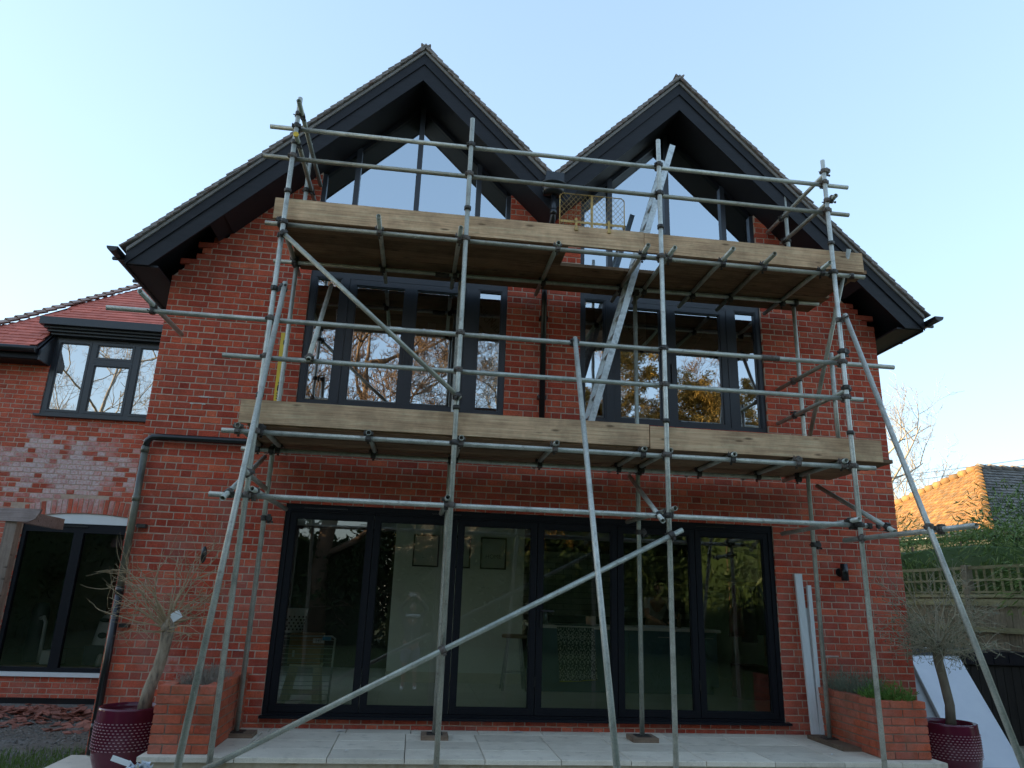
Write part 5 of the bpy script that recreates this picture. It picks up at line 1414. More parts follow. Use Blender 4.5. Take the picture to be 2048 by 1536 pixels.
# coats hanging on the right
ct = thing('coat_rack', 'dark red and purple coats hanging behind the right door leaf', 'coat rack', (4.6, 1.8, FZ))
MB().bar((4.3, 1.9, 1.62), (4.95, 1.9, 1.62), .06, .02, up=(0, 1, 0)).build('rail', RAFTER, ct)
for k, (x, zb_, w_, colr) in enumerate([(4.42, .92, .10, (.14, .03, .03)), (4.60, .85, .10, (.08, .06, .10)), (4.76, .95, .09, (.10, .08, .16))]):
    b = MB(); prof = [(.03, 1.60), (w_ * .8, 1.52), (w_, 1.3), (w_ * 1.05, 1.1), (w_ * 1.15, zb_), (0, zb_)]
    b.lathe([(r_, z) for r_, z in prof], (x, 1.80, 0), 14, 1.0, .6); b.build('coat', M('coat_cloth_%d' % k, colr, None, 8, .9, bmp=.2), ct)
MB().box(4.46, 4.82, 1.75, 2.15, FZ, .55).build('storage_tub', M('dark_red_tub', (0.10, 0.02, 0.025), None, 5, .5), ct)
MB().tube([(4.90, 1.2, FZ), (4.86, 1.22, 1.25)], .012, 8).build('broom_handle', M('blue_handle', (0.05, 0.06, 0.22), None, 5, .5), ct)
MB().box(5.02, 5.08, .45, 1.2, FZ, 2.3).build('door_edge', WALL_PALE, house)

# upper rooms
MB().box(XL + .28, XR - .28, .285, 5.0, 3.2, 3.33).build('upper_floor', CARD, house)
MB().box(XL + .28, VX - .05, 3.4, 3.5, 3.331, 6.6).build('interior_wall', REDWALL, house)
MB().box(VX - .05, VX + .05, .285, 5.0, 3.331, 5.9).build('interior_wall', REDWALL, house)
MB().box(VX + .051, XR - .28, 3.4, 3.5, 3.331, 6.6).build('interior_wall', DARKROOM, house)
for x in (-2.5, 1.9, 2.5, 3.1, 3.7, 4.3): MB().bar((x, .4, 6.0), (x, 3.35, 5.3), .05, .15).build('rafter', RAFTER, house)
for (x, y, z1, lean, lab) in [(-.42, 1.5, 4.75, .12, 'pale plank leaning inside the left french doors'), (-.02, 1.2, 4.9, .02, 'widest raw plank standing behind the left french doors'), (.24, 1.3, 4.30, .01, 'short pale batten standing inside the left french doors')]:
    b = MB(); b.obox((x + lean / 2, y, (3.34 + z1) / 2), (.055, 0, 0), (0, .016, 0), (lean / 2, 0, (z1 - 3.34) / 2)); o = b.build('plank', CREAM); tag(o, lab, 'plank')
def insul(x0, x1, y, z0, z1, words):
    t = thing('insulation_board', 'pale printed insulation board fixed inside the %s' % words[0], 'insulation board', ((x0 + x1) / 2, y, z0), 'printed insulation boards')
    MB().box(x0, x1, y, y + .06, z0, z1).build('board', INSUL, t)
    for (px, pz) in words[1]:
        text_obj('printed_word', '#UNILIN', .115, (px, y - .002, pz), (R(90), R(42), 0), INK, t)
insul(1.86, 2.95, .95, 3.335, 6.2, ('right french doors, left part', [(2.02, 4.72), (2.02, 4.35), (2.45, 4.55), (2.72, 4.95), (2.80, 4.40)]))
insul(.48, .98, .80, 4.35, 6.0, ('left french doors beside the right post', [(.70, 4.55), (.66, 4.98), (.80, 4.78)]))
MB().bar((.45, .76, 4.95), (.95, .76, 4.30), .05, .02, up=(0, 1, 0)).build('batten', RAFTER, house)
MB().box(2.08, 2.20, .85, .90, 3.335, 5.6).build('stud', RAFTER, house)
# utility room in the wing
MB().box(WX0 + .28, XL, WY + .29, 7.8, -.1, .16).build('interior_floor', CARD, house)
MB().box(WX0 + .28, XL, 7.2, 7.3, .161, 2.5).build('interior_wall', WALL_DARK, house)
MB().box(WX0 + .28, XL, WY + .29, 7.8, 2.5, 2.6).build('ceiling', DARKROOM, house)
MB().box(-5.2, -4.95, 5.6, 7.19, .161, 2.49).build('interior_wall', REDWALL, house)
MB().box(WX0 + .28, XL, 7.8, 7.9, 2.6, 5.2).build('interior_wall', DARKROOM, house); MB().box(WX0 + .28, XL, WY + .3, 7.79, 3.3, 3.4).build('upper_floor', DARKROOM, house)
vac = thing('floor_machine', 'white floor machine with grey bag behind the wing window', 'machine', (-4.62, 4.3, .16))
b = MB(); b.lathe([(0, 0), (.17, 0), (.19, .10), (.17, .32), (.12, .62), (.07, .70), (0, .71)], (-4.62, 4.25, .17), 20, 1.0, .8); b.build('body', WHITE_PL, vac)
b = MB(); b.ball((-4.62, 4.115, .58), .07, .03, .045, 12, 8); b.ball((-4.62, 4.12, .80), .08, .04, .03, 12, 8); b.build('grey_cap', DARK_PANEL, vac)
b = MB(); b.box(-4.80, -4.42, 4.0, 4.4, .17, .44); b.build('tool_box', DARK_PANEL, vac)
o = MB().lathe([(0, 0), (.05, 0), (.055, .05), (.04, .14), (.02, .17), (0, .17)], (-4.50, 3.86, .17), 14).build('spray_bottle', WHITE_PL); tag(o, 'small white bottle inside the wing window at its lower right', 'bottle')
o = MB().box(-5.36, -5.12, 3.95, 4.2, .17, .36).build('white_carton', WHITE_PAINT); tag(o, 'white carton standing inside the wing window near the mullion', 'carton')
up = thing('upright_cleaner', 'tall grey upright cleaner with pale handle behind the left wing pane', 'cleaner', (-5.62, 4.2, .16))
MB().lathe([(0, 0), (.12, 0), (.13, .2), (.12, .75), (.09, .85), (0, .86)], (-5.66, 4.35, .17), 16).build('body', DARK_PANEL, up)
MB().tube([(-5.44, 4.1, .18), (-5.45, 4.1, .75), (-5.50, 4.12, .82), (-5.56, 4.16, .80)], .028, 8).build('handle', WHITE_PL, up)

# ------------------------------------------------------------------ people
def skinned(name, joints, links, mats, parent, sub=2):
    """one continuous body grown over a jointed skeleton: joints {key: (x, y, z, r)} or (.., rx, ry)"""
    keys = list(joints); idx = {k: i for i, k in enumerate(keys)}
    me = bpy.data.meshes.new(name)
    me.from_pydata([joints[k][:3] for k in keys], [(idx[a], idx[b_]) for a, b_ in links], []); me.update()
    o = bpy.data.objects.new(name, me); COL.objects.link(o)
    me.materials.append(mats)
    md = o.modifiers.new('skin', 'SKIN'); md.use_smooth_shade = True
    for i, k in enumerate(keys):
        r_ = joints[k][3:]; sv = me.skin_vertices[0].data[i]
        sv.radius = (r_[0], r_[1] if len(r_) > 1 else r_[0]); sv.use_root = (i == 0)
    s_ = o.modifiers.new('sub', 'SUBSURF'); s_.levels = sub; s_.render_levels = sub
    if parent is not None:
        o.parent = parent; o.location = -world_loc(parent)
    return o
def head(parent, c, yaw, hair, hairlen, pitch=0.0, s=1.0):
    rot = Matrix.Rotation(yaw, 3, 'Z') @ Matrix.Rotation(pitch, 3, 'X')
    C = Vector(c)
    b = MB()
    vs = []; n, k = 20, 14
    for i in range(k + 1):
        a = math.pi * i / k
        for j in range(n):
            t = 2 * math.pi * j / n
            x, y, z = math.sin(a) * math.cos(t), math.sin(a) * math.sin(t), math.cos(a)
            wd = .074 * (1 - .22 * max(0, -z) ** 1.5); dp = .094 * (1 - .12 * max(0, -z))
            p = Vector((x * wd, y * dp, z * .118))
            if y < -.5 and -.75 < z < .3: p.y += -.004
            if y < -.75 and abs(x) < .32 and -.42 < z < .12: p.y -= .020 * (1 - abs(x) / .32) * (1 - abs(z + .2) / .36)   # nose
            if y < -.7 and -.95 < z < -.75: p.y -= .006
            vs.append(C + rot @ (p * s))
    b.add(vs, [(i*n + j, (i+1)*n + j, (i+1)*n + (j+1) % n, i*n + (j+1) % n) for i in range(k) for j in range(n)]); b.smooth = [True] * len(b.f)
    for sx in (-1, 1): b.ball(C + rot @ (Vector((sx * .076, .005, -.01)) * s), .010 * s, .018 * s, .03 * s, 8, 6)
    b.build('head', SKIN, parent)
    b = MB()
    for sx in (-1, 1): b.ball(C + rot @ (Vector((sx * .030, -.082, .008)) * s), .011 * s, .006 * s, .007 * s, 8, 6)
    b.build('eyes', INK, parent)
    MB().ball(C + rot @ (Vector((0, -.083, -.062)) * s), .022 * s, .008 * s, .006 * s, 10, 6).build('mouth', M('lips', (.32, .11, .09), None, 5, .5), parent)
    b = MB(); vs = []
    for i in range(10):
        a = math.pi * .62 * i / 9
        for j in range(n):
            t = 2 * math.pi * j / n
            x, y, z = math.sin(a) * math.cos(t), math.sin(a) * math.sin(t), math.cos(a)
            lim = 1.0
            if y < -.35 and z < .45: lim = .86
            if z < -.05 and y > -.2: z = z - hairlen * (abs(z) + .2)
            vs.append(C + rot @ (Vector((x * .083 * lim, y * .104 * lim + .006, z * .127 * (1 if lim == 1 else .92))) * s))
    b.add(vs, [(i*n + j, (i+1)*n + j, (i+1)*n + (j+1) % n, i*n + (j+1) % n) for i in range(9) for j in range(n)]); b.smooth = [True] * len(b.f)
    b.build('hair', hair, parent)
def hand(J, Lk, pre, wrist, palm, dirf, side, curl=.3):
    """palm, four fingers and a thumb as chains of the body's skeleton"""
    P_ = Vector(palm); d = Vector(dirf).normalized(); s = Vector(side).normalized(); nrm = d.cross(s)
    J[pre + 'palm'] = (*P_, .022, .034); Lk.append((wrist, pre + 'palm'))
    for k, (off, L) in enumerate([(-.030, .068), (-.010, .078), (.010, .072), (.028, .056)]):
        a = P_ + d * .035 + s * off; m_ = a + d * L * .55 + nrm * L * curl * .25; e = m_ + d * L * .40 + nrm * L * curl * .6
        J[pre + 'f%da' % k] = (*a, .0095); J[pre + 'f%db' % k] = (*m_, .0085); J[pre + 'f%dc' % k] = (*e, .007)
        Lk += [(pre + 'palm', pre + 'f%da' % k), (pre + 'f%da' % k, pre + 'f%db' % k), (pre + 'f%db' % k, pre + 'f%dc' % k)]
    a = P_ - s * .036 - d * .005; m_ = a - s * .018 + d * .03 + nrm * .01; e = m_ + d * .028 + nrm * .012
    J[pre + 't0'] = (*a, .011); J[pre + 't1'] = (*m_, .0095); J[pre + 't2'] = (*e, .008)
    Lk += [(pre + 'palm', pre + 't0'), (pre + 't0', pre + 't1'), (pre + 't1', pre + 't2')]
# the photographer on the lawn: both arms raised, phone held up in front of the face (seen mirrored in the door glass)
GZ = -.62; PY = -8.45
ph = thing('person', 'person in dark hoodie and pale shorts holding a phone up, mirrored in the doors', 'person', (0.02, PY, GZ))
px = .02
J = {'pelvis': (px, PY, GZ + .95, .14, .10), 'belly': (px, PY, GZ + 1.10, .135, .095), 'chest': (px, PY + .0, GZ + 1.32, .155, .105), 'neckb': (px, PY, GZ + 1.47, .07, .06), 'neck': (px, PY + .01, GZ + 1.55, .052)}
Lk = [('pelvis', 'belly'), ('belly', 'chest'), ('chest', 'neckb'), ('neckb', 'neck')]
for s, n_ in ((-1, 'l'), (1, 'r')):
    J.update({n_+'sh': (px + s*.185, PY, GZ + 1.43, .055), n_+'el': (px + s*.30, PY + .10, GZ + 1.66, .043), n_+'wr': (px + s*.115, PY + .235, GZ + 1.865, .028),
              n_+'hip': (px + s*.095, PY, GZ + .90, .085), n_+'kn': (px + s*.11, PY + .01, GZ + .50, .055), n_+'an': (px + s*.12, PY + .0, GZ + .09, .036), n_+'toe': (px + s*.14, PY + .13, GZ + .035, .035)})
    Lk += [('chest', n_+'sh'), (n_+'sh', n_+'el'), (n_+'el', n_+'wr'), ('pelvis', n_+'hip'), (n_+'hip', n_+'kn'), (n_+'kn', n_+'an'), (n_+'an', n_+'toe')]
    hand(J, Lk, n_, n_+'wr', (px + s*.092, PY + .255, GZ + 1.91), (-s*.35, .05, .9), (s, 0, .35), .5)
skinned('body', J, Lk, SKIN, ph)
hd_ = {k: J[k] for k in ('pelvis', 'belly', 'chest', 'neckb')}
hj = {'pelvis': (px, PY, GZ + .90, .165, .125), 'belly': (px, PY, GZ + 1.08, .16, .118), 'chest': (px, PY, GZ + 1.32, .178, .125), 'neckb': (px, PY, GZ + 1.475, .085, .075)}
hl = [('pelvis', 'belly'), ('belly', 'chest'), ('chest', 'neckb')]
for s, n_ in ((-1, 'l'), (1, 'r')):
    hj.update({n_+'sh': (px + s*.19, PY, GZ + 1.43, .075), n_+'el': (px + s*.30, PY + .10, GZ + 1.66, .058), n_+'wr': (px + s*.135, PY + .22, GZ + 1.845, .042)}); hl += [('chest', n_+'sh'), (n_+'sh', n_+'el'), (n_+'el', n_+'wr')]
skinned('hoodie', hj, hl, CLOTH_DARK, ph)
b = MB(); b.tube([(px + .155 * math.cos(a * .5236), PY + .125 * math.sin(a * .5236), GZ + 1.475 + .02 * math.sin(a * .5236)) for a in range(13)], .04, 8); b.build('hood_lining', FUR, ph)
MB().box(px - .006, px + .006, PY + .118, PY + .128, GZ + .95, GZ + 1.42).build('zip', FUR, ph)
sj = {'pelvis': (px, PY, GZ + .93, .165, .125)}; sl = []
for s, n_ in ((-1, 'l'), (1, 'r')):
    sj.update({n_+'hip': (px + s*.098, PY, GZ + .82, .108), n_+'th': (px + s*.112, PY, GZ + .52, .10)}); sl += [('pelvis', n_+'hip'), (n_+'hip', n_+'th')]
skinned('shorts', sj, sl, CLOTH_LILAC, ph)
for s in (-1, 1):
    skinned('shoe', {'a': (px + s*.12, PY - .05, GZ + .055, .05), 'b': (px + s*.13, PY + .08, GZ + .045, .045, .045), 'c': (px + s*.145, PY + .18, GZ + .035, .036), 'd': (px + s*.12, PY - .005, GZ + .16, .046)}, [('a', 'b'), ('b', 'c'), ('a', 'd')], WHITE_PL, ph, 1)
head(ph, (px, PY + .02, GZ + 1.675), math.pi, HAIR_BROWN, .1, -.12)
fo = thing('phone', 'phone held up sideways in both hands by the mirrored person', 'phone', (0, -8.172, 1.32))
MB().box(-.078, .078, -8.186, -8.178, 1.288, 1.362).build('case', PAPER, fo); MB().tube([(0, -8.178, 1.335), (0, -8.1755, 1.335)], .012, 12).build('lens', INK, fo)
# someone at work behind the kitchen island
WX_, WY_ = 3.82, 3.42
pk = thing('person', 'person in a pale top with tied back hair bending over the island worktop', 'person', (WX_, WY_, FZ))
J = {'pelvis': (WX_, WY_ + .12, FZ + .92, .14, .11), 'belly': (WX_, WY_ + .08, FZ + 1.05, .12, .09), 'chest': (WX_, WY_ - .02, FZ + 1.18, .14, .10), 'neckb': (WX_, WY_ - .10, FZ + 1.27, .06), 'neck': (WX_, WY_ - .14, FZ + 1.32, .046)}
Lk = [('pelvis', 'belly'), ('belly', 'chest'), ('chest', 'neckb'), ('neckb', 'neck')]
for s, n_ in ((-1, 'l'), (1, 'r')):
    J.update({n_+'sh': (WX_ + s*.165, WY_ - .06, FZ + 1.24, .048), n_+'el': (WX_ + s*.22, WY_ - .22, FZ + 1.00, .038), n_+'wr': (WX_ + s*.09, WY_ - .40, FZ + .93, .026),
              n_+'hip': (WX_ + s*.09, WY_ + .12, FZ + .86, .082), n_+'kn': (WX_ + s*.10, WY_ + .10, FZ + .48, .052), n_+'an': (WX_ + s*.10, WY_ + .14, FZ + .08, .034), n_+'toe': (WX_ + s*.11, WY_ + .0, FZ + .035, .032)})
    Lk += [('chest', n_+'sh'), (n_+'sh', n_+'el'), (n_+'el', n_+'wr'), ('pelvis', n_+'hip'), (n_+'hip', n_+'kn'), (n_+'kn', n_+'an'), (n_+'an', n_+'toe')]
    hand(J, Lk, n_, n_+'wr', (WX_ + s*.075, WY_ - .45, FZ + .915), (-s*.2, -1, -.1), (s, 0, 0), .4)
skinned('body', J, Lk, SKIN, pk)
tj = {'pelvis': (WX_, WY_ + .12, FZ + .90, .155, .125), 'belly': (WX_, WY_ + .08, FZ + 1.05, .145, .11), 'chest': (WX_, WY_ - .02, FZ + 1.18, .162, .118)}; tl = [('pelvis', 'belly'), ('belly', 'chest')]
for s, n_ in ((-1, 'l'), (1, 'r')):
    tj.update({n_+'sh': (WX_ + s*.17, WY_ - .06, FZ + 1.24, .064), n_+'el': (WX_ + s*.205, WY_ - .17, FZ + 1.09, .055)}); tl += [('chest', n_+'sh'), (n_+'sh', n_+'el')]
skinned('shirt', tj, tl, CLOTH_PALE, pk)
sj = {'pelvis': (WX_, WY_ + .12, FZ + .88, .15, .12)}; sl = []
for s, n_ in ((-1, 'l'), (1, 'r')):
    sj.update({n_+'kn': (WX_ + s*.10, WY_ + .10, FZ + .48, .07), n_+'an': (WX_ + s*.10, WY_ + .14, FZ + .10, .055)}); sl += [('pelvis', n_+'kn'), (n_+'kn', n_+'an')]
skinned('trousers', sj, sl, CLOTH_DARK, pk)
head(pk, (WX_, WY_ - .20, FZ + 1.43), 0.05, HAIR_BROWN, .12, .30, .95)
MB().tube([(WX_ + .078 * math.cos(a * .5236), WY_ - .205 + .10 * math.sin(a * .5236), FZ + 1.475 - .03 * math.sin(a * .5236)) for a in range(13)], .007, 6).build('hair_band', CREAM, pk)

# ------------------------------------------------------------------ neighbour's bungalow beyond the fence
nb = thing('bungalow', 'low neighbouring bungalow with sunlit orange tiled hip roof', 'house', (17, 12, 0))
A_, B_, C_, D_ = Vector((13.75, 8.0, 3.32)), Vector((13.9, 17.5, 3.42)), Vector((15.62, 10.3, 5.25)), Vector((30, 10.3, 5.25))
E_ = Vector((30, 8.0, 3.32)); F2 = Vector((30, 17.5, 3.42))
b = MB(); b.box(14.1, 29, 8.4, 17.0, -.3, 3.3); b.build('wall', SHED, nb)
b = MB(); dn = Vector((0, 0, -.06))
b.add([A_ + dn, B_ + dn, C_ + dn, D_ + dn, E_ + dn, F2 + dn], [(0, 2, 1), (0, 4, 3, 2), (1, 2, 3, 5), (0, 1, 5, 4)]); nroof = b.build('roof', DARK_PANEL, nb)
NT_LIT = M('sunlit_roof_tile', (0.30, 0.17, 0.065), (0.22, 0.115, 0.045), 5, .85, var=.3, world=True, bmp=.6, c3=(.15, .115, .07))  # sunlit slope: the low sun's warmth is put into the tile colour
NT_SHADE = M('shaded_roof_tile', (0.16, 0.145, 0.13), (0.12, 0.11, 0.10), 5, .85, var=.3, world=True, bmp=.5)  # same tiles on the shaded slope, the shade put in as grey
def tile_plane(p0, pu, pt, rows_, width, inside, mt_):
    """rows of single tiles on a roof plane: p0 eave start, pu unit along the eave, pt eave-to-top vector"""
    up = Vector(pt).normalized(); L = Vector(pt).length; nrm = Vector(pu).cross(up).normalized()
    if nrm.z < 0: nrm = -nrm
    b = MB(); ga = L / rows_
    for r_ in range(rows_):
        x = -12.0 + (width / 2 if r_ % 2 else 0)
        while x < 20:
            c = Vector(p0) + Vector(pu) * x + up * (r_ + .5) * ga
            if inside(c): 
                b.obox(c + nrm * (.02 + rnd.uniform(-.003, .004)) , Vector(pu) * (width * .46), (up - nrm * .16).normalized() * (ga * .62), nrm * .018)
            x += width
    o = b.build('roof_covering', mt_, nroof); o['kind'] = 'stuff'; return o
def inside_l(c):
    # inside triangle A,B,C seen along x
    def cr(p, q, r_): return (q.y - p.y) * (r_.z - p.z) - (q.z - p.z) * (r_.y - p.y)
    return cr(A_, B_, c) > 0 and cr(B_, C_, c) > 0 and cr(C_, A_, c) > 0
tile_plane((13.8, 8.0, 3.34), (0.0157, 1, .01), (1.82, 0, 1.91), 20, .15, inside_l, NT_LIT)
def inside_f(c):
    u = (c.z - A_.z) / (C_.z - A_.z); return 0 < u < 1 and A_.x + (C_.x - A_.x) * u < c.x < 27
tile_plane((14, 8.0, 3.34), (1, 0, 0), (0, 2.3, 1.93), 20, .15, inside_f, NT_SHADE)
for (p, q, n_) in ((A_, C_, 16), (B_, C_, 26), (C_, D_, 40)):
    for i in range(n_):
        a = p.lerp(q, i / n_) + Vector((0, 0, .05)); c = p.lerp(q, (i + .95) / n_) + Vector((0, 0, .04))
        MB().tube([a + Vector((0, 0, .03)), c], [.11, .095], 8).build('ridge_tile', NT_LIT if n_ < 30 else NT_SHADE, nroof)
MB().tube([A_ + Vector((-.06, -.06, -.10)), B_ + Vector((-.06, 0, -.10))], .06, 10).build('gutter', PLASTIC_BLACK, nb)
MB().tube([A_ + Vector((-.06, -.06, -.10)), E_ + Vector((0, -.06, -.10))], .06, 10).build('gutter', PLASTIC_BLACK, nb)

# ------------------------------------------------------------------ trees, hedges and wires
def bare_tree(name, label, base, H, r0, seed, bark, twigm, levels=5, spread=.62, up=.16, twig_n=3, leafm=None, leaf_n=0, lean=(0, 0), n_main=7, weep=0.0, group=None, lsize=(.07, .04), trunk_frac=.35, tip=.004):
    q = random.Random(seed); t = thing(name, label, 'tree', base, group)
    tb, br, lf = MB(), MB(), MB()
    B0 = Vector(base); top = B0 + Vector((lean[0], lean[1], H * .82))
    tp = [B0 + (top - B0) * s + Vector((q.uniform(-.02, .02), q.uniform(-.02, .02), 0)) * H * (s > 0) for s in (0, .2, .4, .6, .8, 1)]
    tb.tube(tp, [r0 * 1.25, r0, r0 * .82, r0 * .6, r0 * .36, r0 * .12], 10); tb.build('trunk', bark, t)
    def grow(p, d, L, r_, lev):
        n = 4; pts = [p]; dd = d.copy()
        for k in range(n):
            dd = (dd + Vector((q.uniform(-.26, .26), q.uniform(-.26, .26), q.uniform(-.16, .22) + up - weep * (lev <= 1)))).normalized(); pts.append(pts[-1] + dd * L / n)
        br.tube(pts, [max(tip, r_ * (1 - .62 * k / n)) for k in range(n + 1)], 5 if lev > 2 else 3, caps=False)
        if lev <= 1 and leafm is not None:
            for _ in range(leaf_n):
                k = q.randrange(1, n + 1); ld = Vector((q.uniform(-1, 1), q.uniform(-1, 1), q.uniform(-1, .6))).normalized()
                lf.leaf(pts[k] + ld * q.uniform(0, .12), ld, Vector((q.uniform(-1, 1), q.uniform(-1, 1), .5)).normalized(), lsize[0] * q.uniform(.6, 1.3), lsize[1])
        if lev == 0: return
        for c in range(twig_n + (1 if lev > 2 else 0)):
            s = q.uniform(.25, 1.0) * n; k = min(int(s), n - 1); pp = pts[k].lerp(pts[k+1], s - k)
            ax = Vector((q.uniform(-1, 1), q.uniform(-1, 1), q.uniform(-.6, .9))).normalized()
            grow(pp, (dd * (1 - spread) + ax * spread).normalized(), L * q.uniform(.42, .68), r_ * .48, lev - 1)
    for i in range(n_main):
        s = trunk_frac + (1 - trunk_frac) * (i + q.uniform(0, .8)) / n_main; k = min(int(s * 5), 4); p = tp[k].lerp(tp[k+1], s * 5 - k)
        a = i * 2.4 + q.uniform(-.4, .4)
        grow(p, Vector((math.cos(a), math.sin(a), q.uniform(.15, .7))).normalized(), H * q.uniform(.26, .42) * (1.15 - .5 * s), r0 * .42 * (1.15 - .6 * s), levels - 1)
    br.build('branches', twigm, t)
    if leafm is not None: lf.build('leaves', leafm, t)
    return t
def hedge_mass(name, label, cat, x0, x1, y0, y1, z0, z1, n, mt_, seed, ll=.10, lw=.03, droop=.2, kind=None, core=True, lumps=6, stem=None, group=None, body=False):
    """leaves spread through an uneven volume, dense near its outside"""
    q = random.Random(seed); t = thing(name, label, cat, ((x0 + x1) / 2, (y0 + y1) / 2, z0), group)
    b = MB(); L = []
    for i in range(lumps): L.append((Vector((q.uniform(x0, x1), q.uniform(y0, y1), q.uniform(z0 + (z1 - z0) * .35, z1))), q.uniform(.35, .6) * min(x1 - x0, z1 - z0, 2.0)))
    for i in range(n):
        if q.random() < .55:
            c, r_ = L[q.randrange(lumps)]; d = Vector((q.gauss(0, 1), q.gauss(0, 1), q.gauss(0, 1))).normalized(); p = c + d * r_ * q.uniform(.6, 1.05); d2 = d
        else:
            p = Vector((q.uniform(x0, x1), q.uniform(y0, y1), z0 + (z1 - z0) * (1 - q.random() ** 1.6))); d2 = Vector((q.gauss(0, 1), q.gauss(0, 1), q.gauss(0, .8))).normalized()
        if p.z < z0: continue
        dd = (d2 + Vector((q.uniform(-.8, .8), q.uniform(-.8, .8), q.uniform(-.8, .6) - droop))).normalized()
        b.leaf(p, dd, Vector((q.uniform(-1, 1), q.uniform(-1, 1), .8)).normalized(), ll * q.uniform(.6, 1.4), lw * q.uniform(.7, 1.3))
    b.build('foliage', mt_, t)
    if body:   # the twiggy, leaf-filled inside of a clipped hedge
        m_ = MB(); m_.ball(((x0 + x1) / 2, (y0 + y1) / 2, z0), 1, 1, 1, 36, 12)
        vs = []
        for (vx, vy, vz) in m_.v:
            k = lambda c, mid, half: mid + max(-1, min(1, (c - mid) * 1.7)) * half
            vs.append((k(vx, (x0 + x1) / 2, (x1 - x0) / 2 - .25), k(vy, (y0 + y1) / 2, (y1 - y0) / 2 - .3), z0 + max(0, min(1, (vz - z0) * 1.5)) * (z1 - z0 - .3) * q.uniform(.9, 1.03)))
        m_.v = vs; m_.build('inner_growth', mt_, t)
    if core:
        s_ = MB()
        for i in range(10):
            x = x0 + (x1 - x0) * (i + .5) / 10; y = (y0 + y1) / 2 + q.uniform(-.2, .2) * (y1 - y0)
            s_.tube([(x, y, z0), (x + q.uniform(-.2, .2), y, z0 + (z1 - z0) * .9)], [.03, .012], 5)
        s_.build('stems', stem or BARK_BG, t)
    return t
hedge_mass('bamboo_hedge', 'leafy bamboo hedge rising behind the trellis fence', 'hedge', 8.45, 9.8, -2.2, 7.2, .6, 2.66, 32000, LEAF_BAMBOO, 31, .13, .020, .25, lumps=30, body=True)
hedge_mass('evergreen_shrub', 'dark evergreen shrub in front of the bungalow roof', 'shrub', 10.0, 11.2, 1.2, 3.1, .6, 3.1, 17000, LEAF_DARK, 32, .085, .028, .1, lumps=16)
hedge_mass('sunlit_bush', 'bush with sunlit yellow leaves behind the far fence panel', 'bush', 9.4, 10.6, 6.6, 8.4, .2, 2.3, 3500, LEAF_GOLD, 33, .11, .05, .1, lumps=10)
bare_tree('bare_tree', 'leafless tree behind the house at the right edge of its wall', (26.2, 30, -.6), 14.0, .26, 41, BARK_BG, TWIG_GREY, 5, .55, .10, 3, n_main=12, trunk_frac=.3, tip=.008)
for k, (z0_, z1_, xa_) in enumerate([(9.35, 10.4, 30.5), (9.0, 10.05, 30.5)]):
    b = MB(); b.tube([(-30 + 0 * k, 30, 6.5 + z0_ * .1), (10, 30, 7.2 + k * -.3), (xa_, 30, z0_), (38, 30, z1_ + .25), (60, 30, 14.5)], .012, 5, caps=False) if False else b.tube([(xa_ - 5, 30, z0_ - .85), (xa_, 30, z0_), (38, 30, z1_ + .28), (58, 30, 15.2)], .014, 5, caps=False)
    o = b.build('overhead_wire', PLASTIC_BLACK); tag(o, ['upper thin overhead wire crossing the sky above the bungalow', 'lower thin overhead wire crossing the sky above the bungalow'][k], 'wire')
# behind the camera: what the glass mirrors
bare_tree('oak_tree', 'large bare oak behind the lawn, mirrored in the left french doors', (-3.6, -21, -.6), 15.5, .34, 51, BARK_BG, TWIG_BG, 6, .60, .08, 4, n_main=10, trunk_frac=.22, tip=.008, lean=(1.0, 0))
bare_tree('bare_birch', 'fine twigged birch mirrored in the right part of the left doors', (3.2, -24, -.6), 14.5, .17, 52, TWIG_GREY, TWIG_GREY, 6, .55, .02, 4, n_main=10, trunk_frac=.25, tip=.007, weep=.12)
bare_tree('golden_willow', 'sunlit golden twigged tree mirrored in the right french doors', (9.4, -25, -.6), 13.0, .2, 53, BARK_BG, TWIG_GOLD, 6, .55, .0, 4, leafm=LEAF_GOLD, leaf_n=3, n_main=12, trunk_frac=.25, tip=.008, weep=.25, lsize=(.13, .055))
bare_tree('golden_birch', 'sunlit golden birch mirrored at the right end of the right doors', (13.6, -24.5, -.6), 11.8, .17, 57, BARK_BG, TWIG_GOLD, 6, .55, .0, 4, leafm=LEAF_GOLD, leaf_n=3, n_main=12, trunk_frac=.2, tip=.008, weep=.2, lsize=(.13, .055))
bare_tree('reddish_birch', 'reddish bare birch mirrored between the golden trees', (12.2, -27.5, -.6), 14.0, .17, 54, BARK_BG, TWIG_BG, 6, .55, .05, 4, n_main=9, trunk_frac=.25, tip=.007)
bare_tree('golden_alder', 'sunlit golden alder mirrored in the far right side light', (17.6, -25.5, -.6), 11.5, .17, 58, BARK_BG, TWIG_GOLD, 6, .55, .0, 3, leafm=LEAF_GOLD, leaf_n=4, n_main=12, trunk_frac=.2, tip=.008, weep=.2, lsize=(.14, .06))
bare_tree('side_tree', 'bare branching tree mirrored in the upper wing window', (-19, -26, -.6), 17.0, .26, 55, TWIG_GREY, TWIG_GREY, 6, .6, .05, 3, n_main=9, trunk_frac=.25, tip=.005, lean=(2.0, 1.0))
bare_tree('pine_tree', 'tall dark evergreen tree at the left end of the back hedge', (-7.5, -23, -.6), 11, .35, 56, BARK_BG, BARK_BG, 4, .6, .0, 3, leafm=LEAF_DARK, leaf_n=14, n_main=14, trunk_frac=.15, lsize=(.30, .12), tip=.01)
hedge_mass('laurel_hedge', 'dark evergreen hedge across the left end of the lawn', 'hedge', -11, -1.2, -24, -21.0, -.6, 3.3, 26000, LEAF_DARK, 61, .30, .14, .1, lumps=50, body=True)
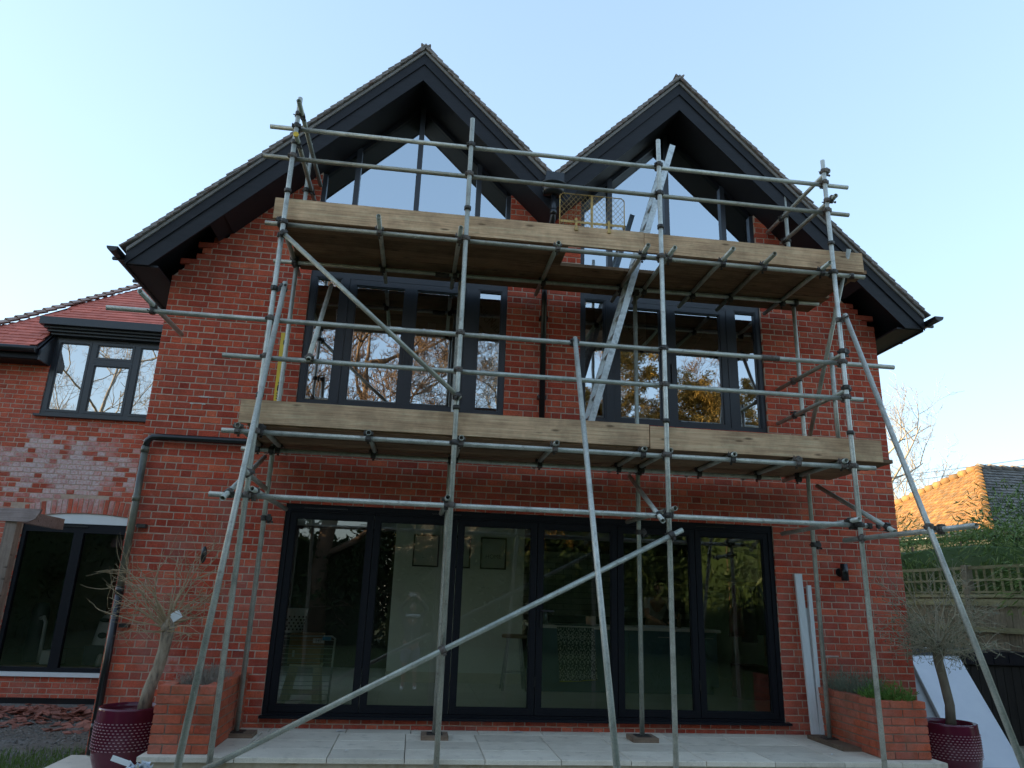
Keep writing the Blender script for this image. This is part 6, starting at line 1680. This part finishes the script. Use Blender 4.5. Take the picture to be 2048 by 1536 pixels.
hedge_mass('conifer_hedge', 'golden green conifer hedge across the middle of the lawn end', 'hedge', -1.2, 4.6, -24.5, -21.5, -.6, 5.6, 22000, leaf_mat('conifer_green', (0.05, 0.085, 0.02), (0.12, 0.14, 0.03)), 62, .28, .11, .1, lumps=40, body=True)
hedge_mass('tall_hedge', 'tall dark evergreen hedge at the right end of the lawn', 'hedge', 4.6, 12.0, -24, -21.0, -.6, 5.0, 24000, LEAF_DARK, 65, .30, .14, .1, lumps=44, body=True)
hedge_mass('boundary_hedge', 'dark hedge along the right side of the lawn', 'hedge', 10.5, 13.5, -21, -6, -.6, 4.4, 22000, LEAF_DARK, 63, .30, .13, .1, lumps=40, body=True)
hedge_mass('left_hedge', 'dark hedge along the left side of the garden', 'hedge', -15.5, -13.5, -24, -2, -.6, 4.6, 20000, LEAF_DARK, 64, .28, .12, .1, lumps=34, body=True)
# an unseen wood, added far left to keep the low sun off the facade
b = MB(); qw = random.Random(77)
for i in range(46):
    x = qw.uniform(-64, -56); y = qw.uniform(3.0, 17.5); h = qw.uniform(13.5, 17.5); r_ = qw.uniform(2.4, 3.6)
    b.tube([(x, y, -.6), (x, y, h * .5)], [.3, .2], 6, caps=False)
    for k in range(3): b.ball((x + qw.uniform(-1, 1), y + qw.uniform(-1, 1), h * (.35 + .22 * k)), r_ * (1 - .18 * k), r_ * (1 - .18 * k), h * .24, 9, 6)
b.v = [(x + qw.uniform(-.25, .25), y + qw.uniform(-.25, .25), z + qw.uniform(-.25, .25) if z > 0 else z) for x, y, z in b.v]
o = b.build('sun_blocking_wood', LEAF_DARK); o['kind'] = 'stuff'; o['label'] = 'unseen wood added far off to the left to block the low sun'
b = MB(); qg = random.Random(9)
for i in range(16000):
    x = qg.uniform(-9, 10); y = qg.uniform(-20, -3.4); h = qg.uniform(.04, .09); p = Vector((x, y, -.622)); a = qg.uniform(0, 6.28); s = Vector((math.cos(a), math.sin(a), 0)) * .012
    b.add([p - s, p + s, p + Vector((qg.uniform(-.04, .04), qg.uniform(-.04, .04), h))], [(0, 1, 2)])
o = b.build('lawn_grass', GRASS); o['kind'] = 'stuff'; o['label'] = 'mown green grass on the lawn behind the camera'
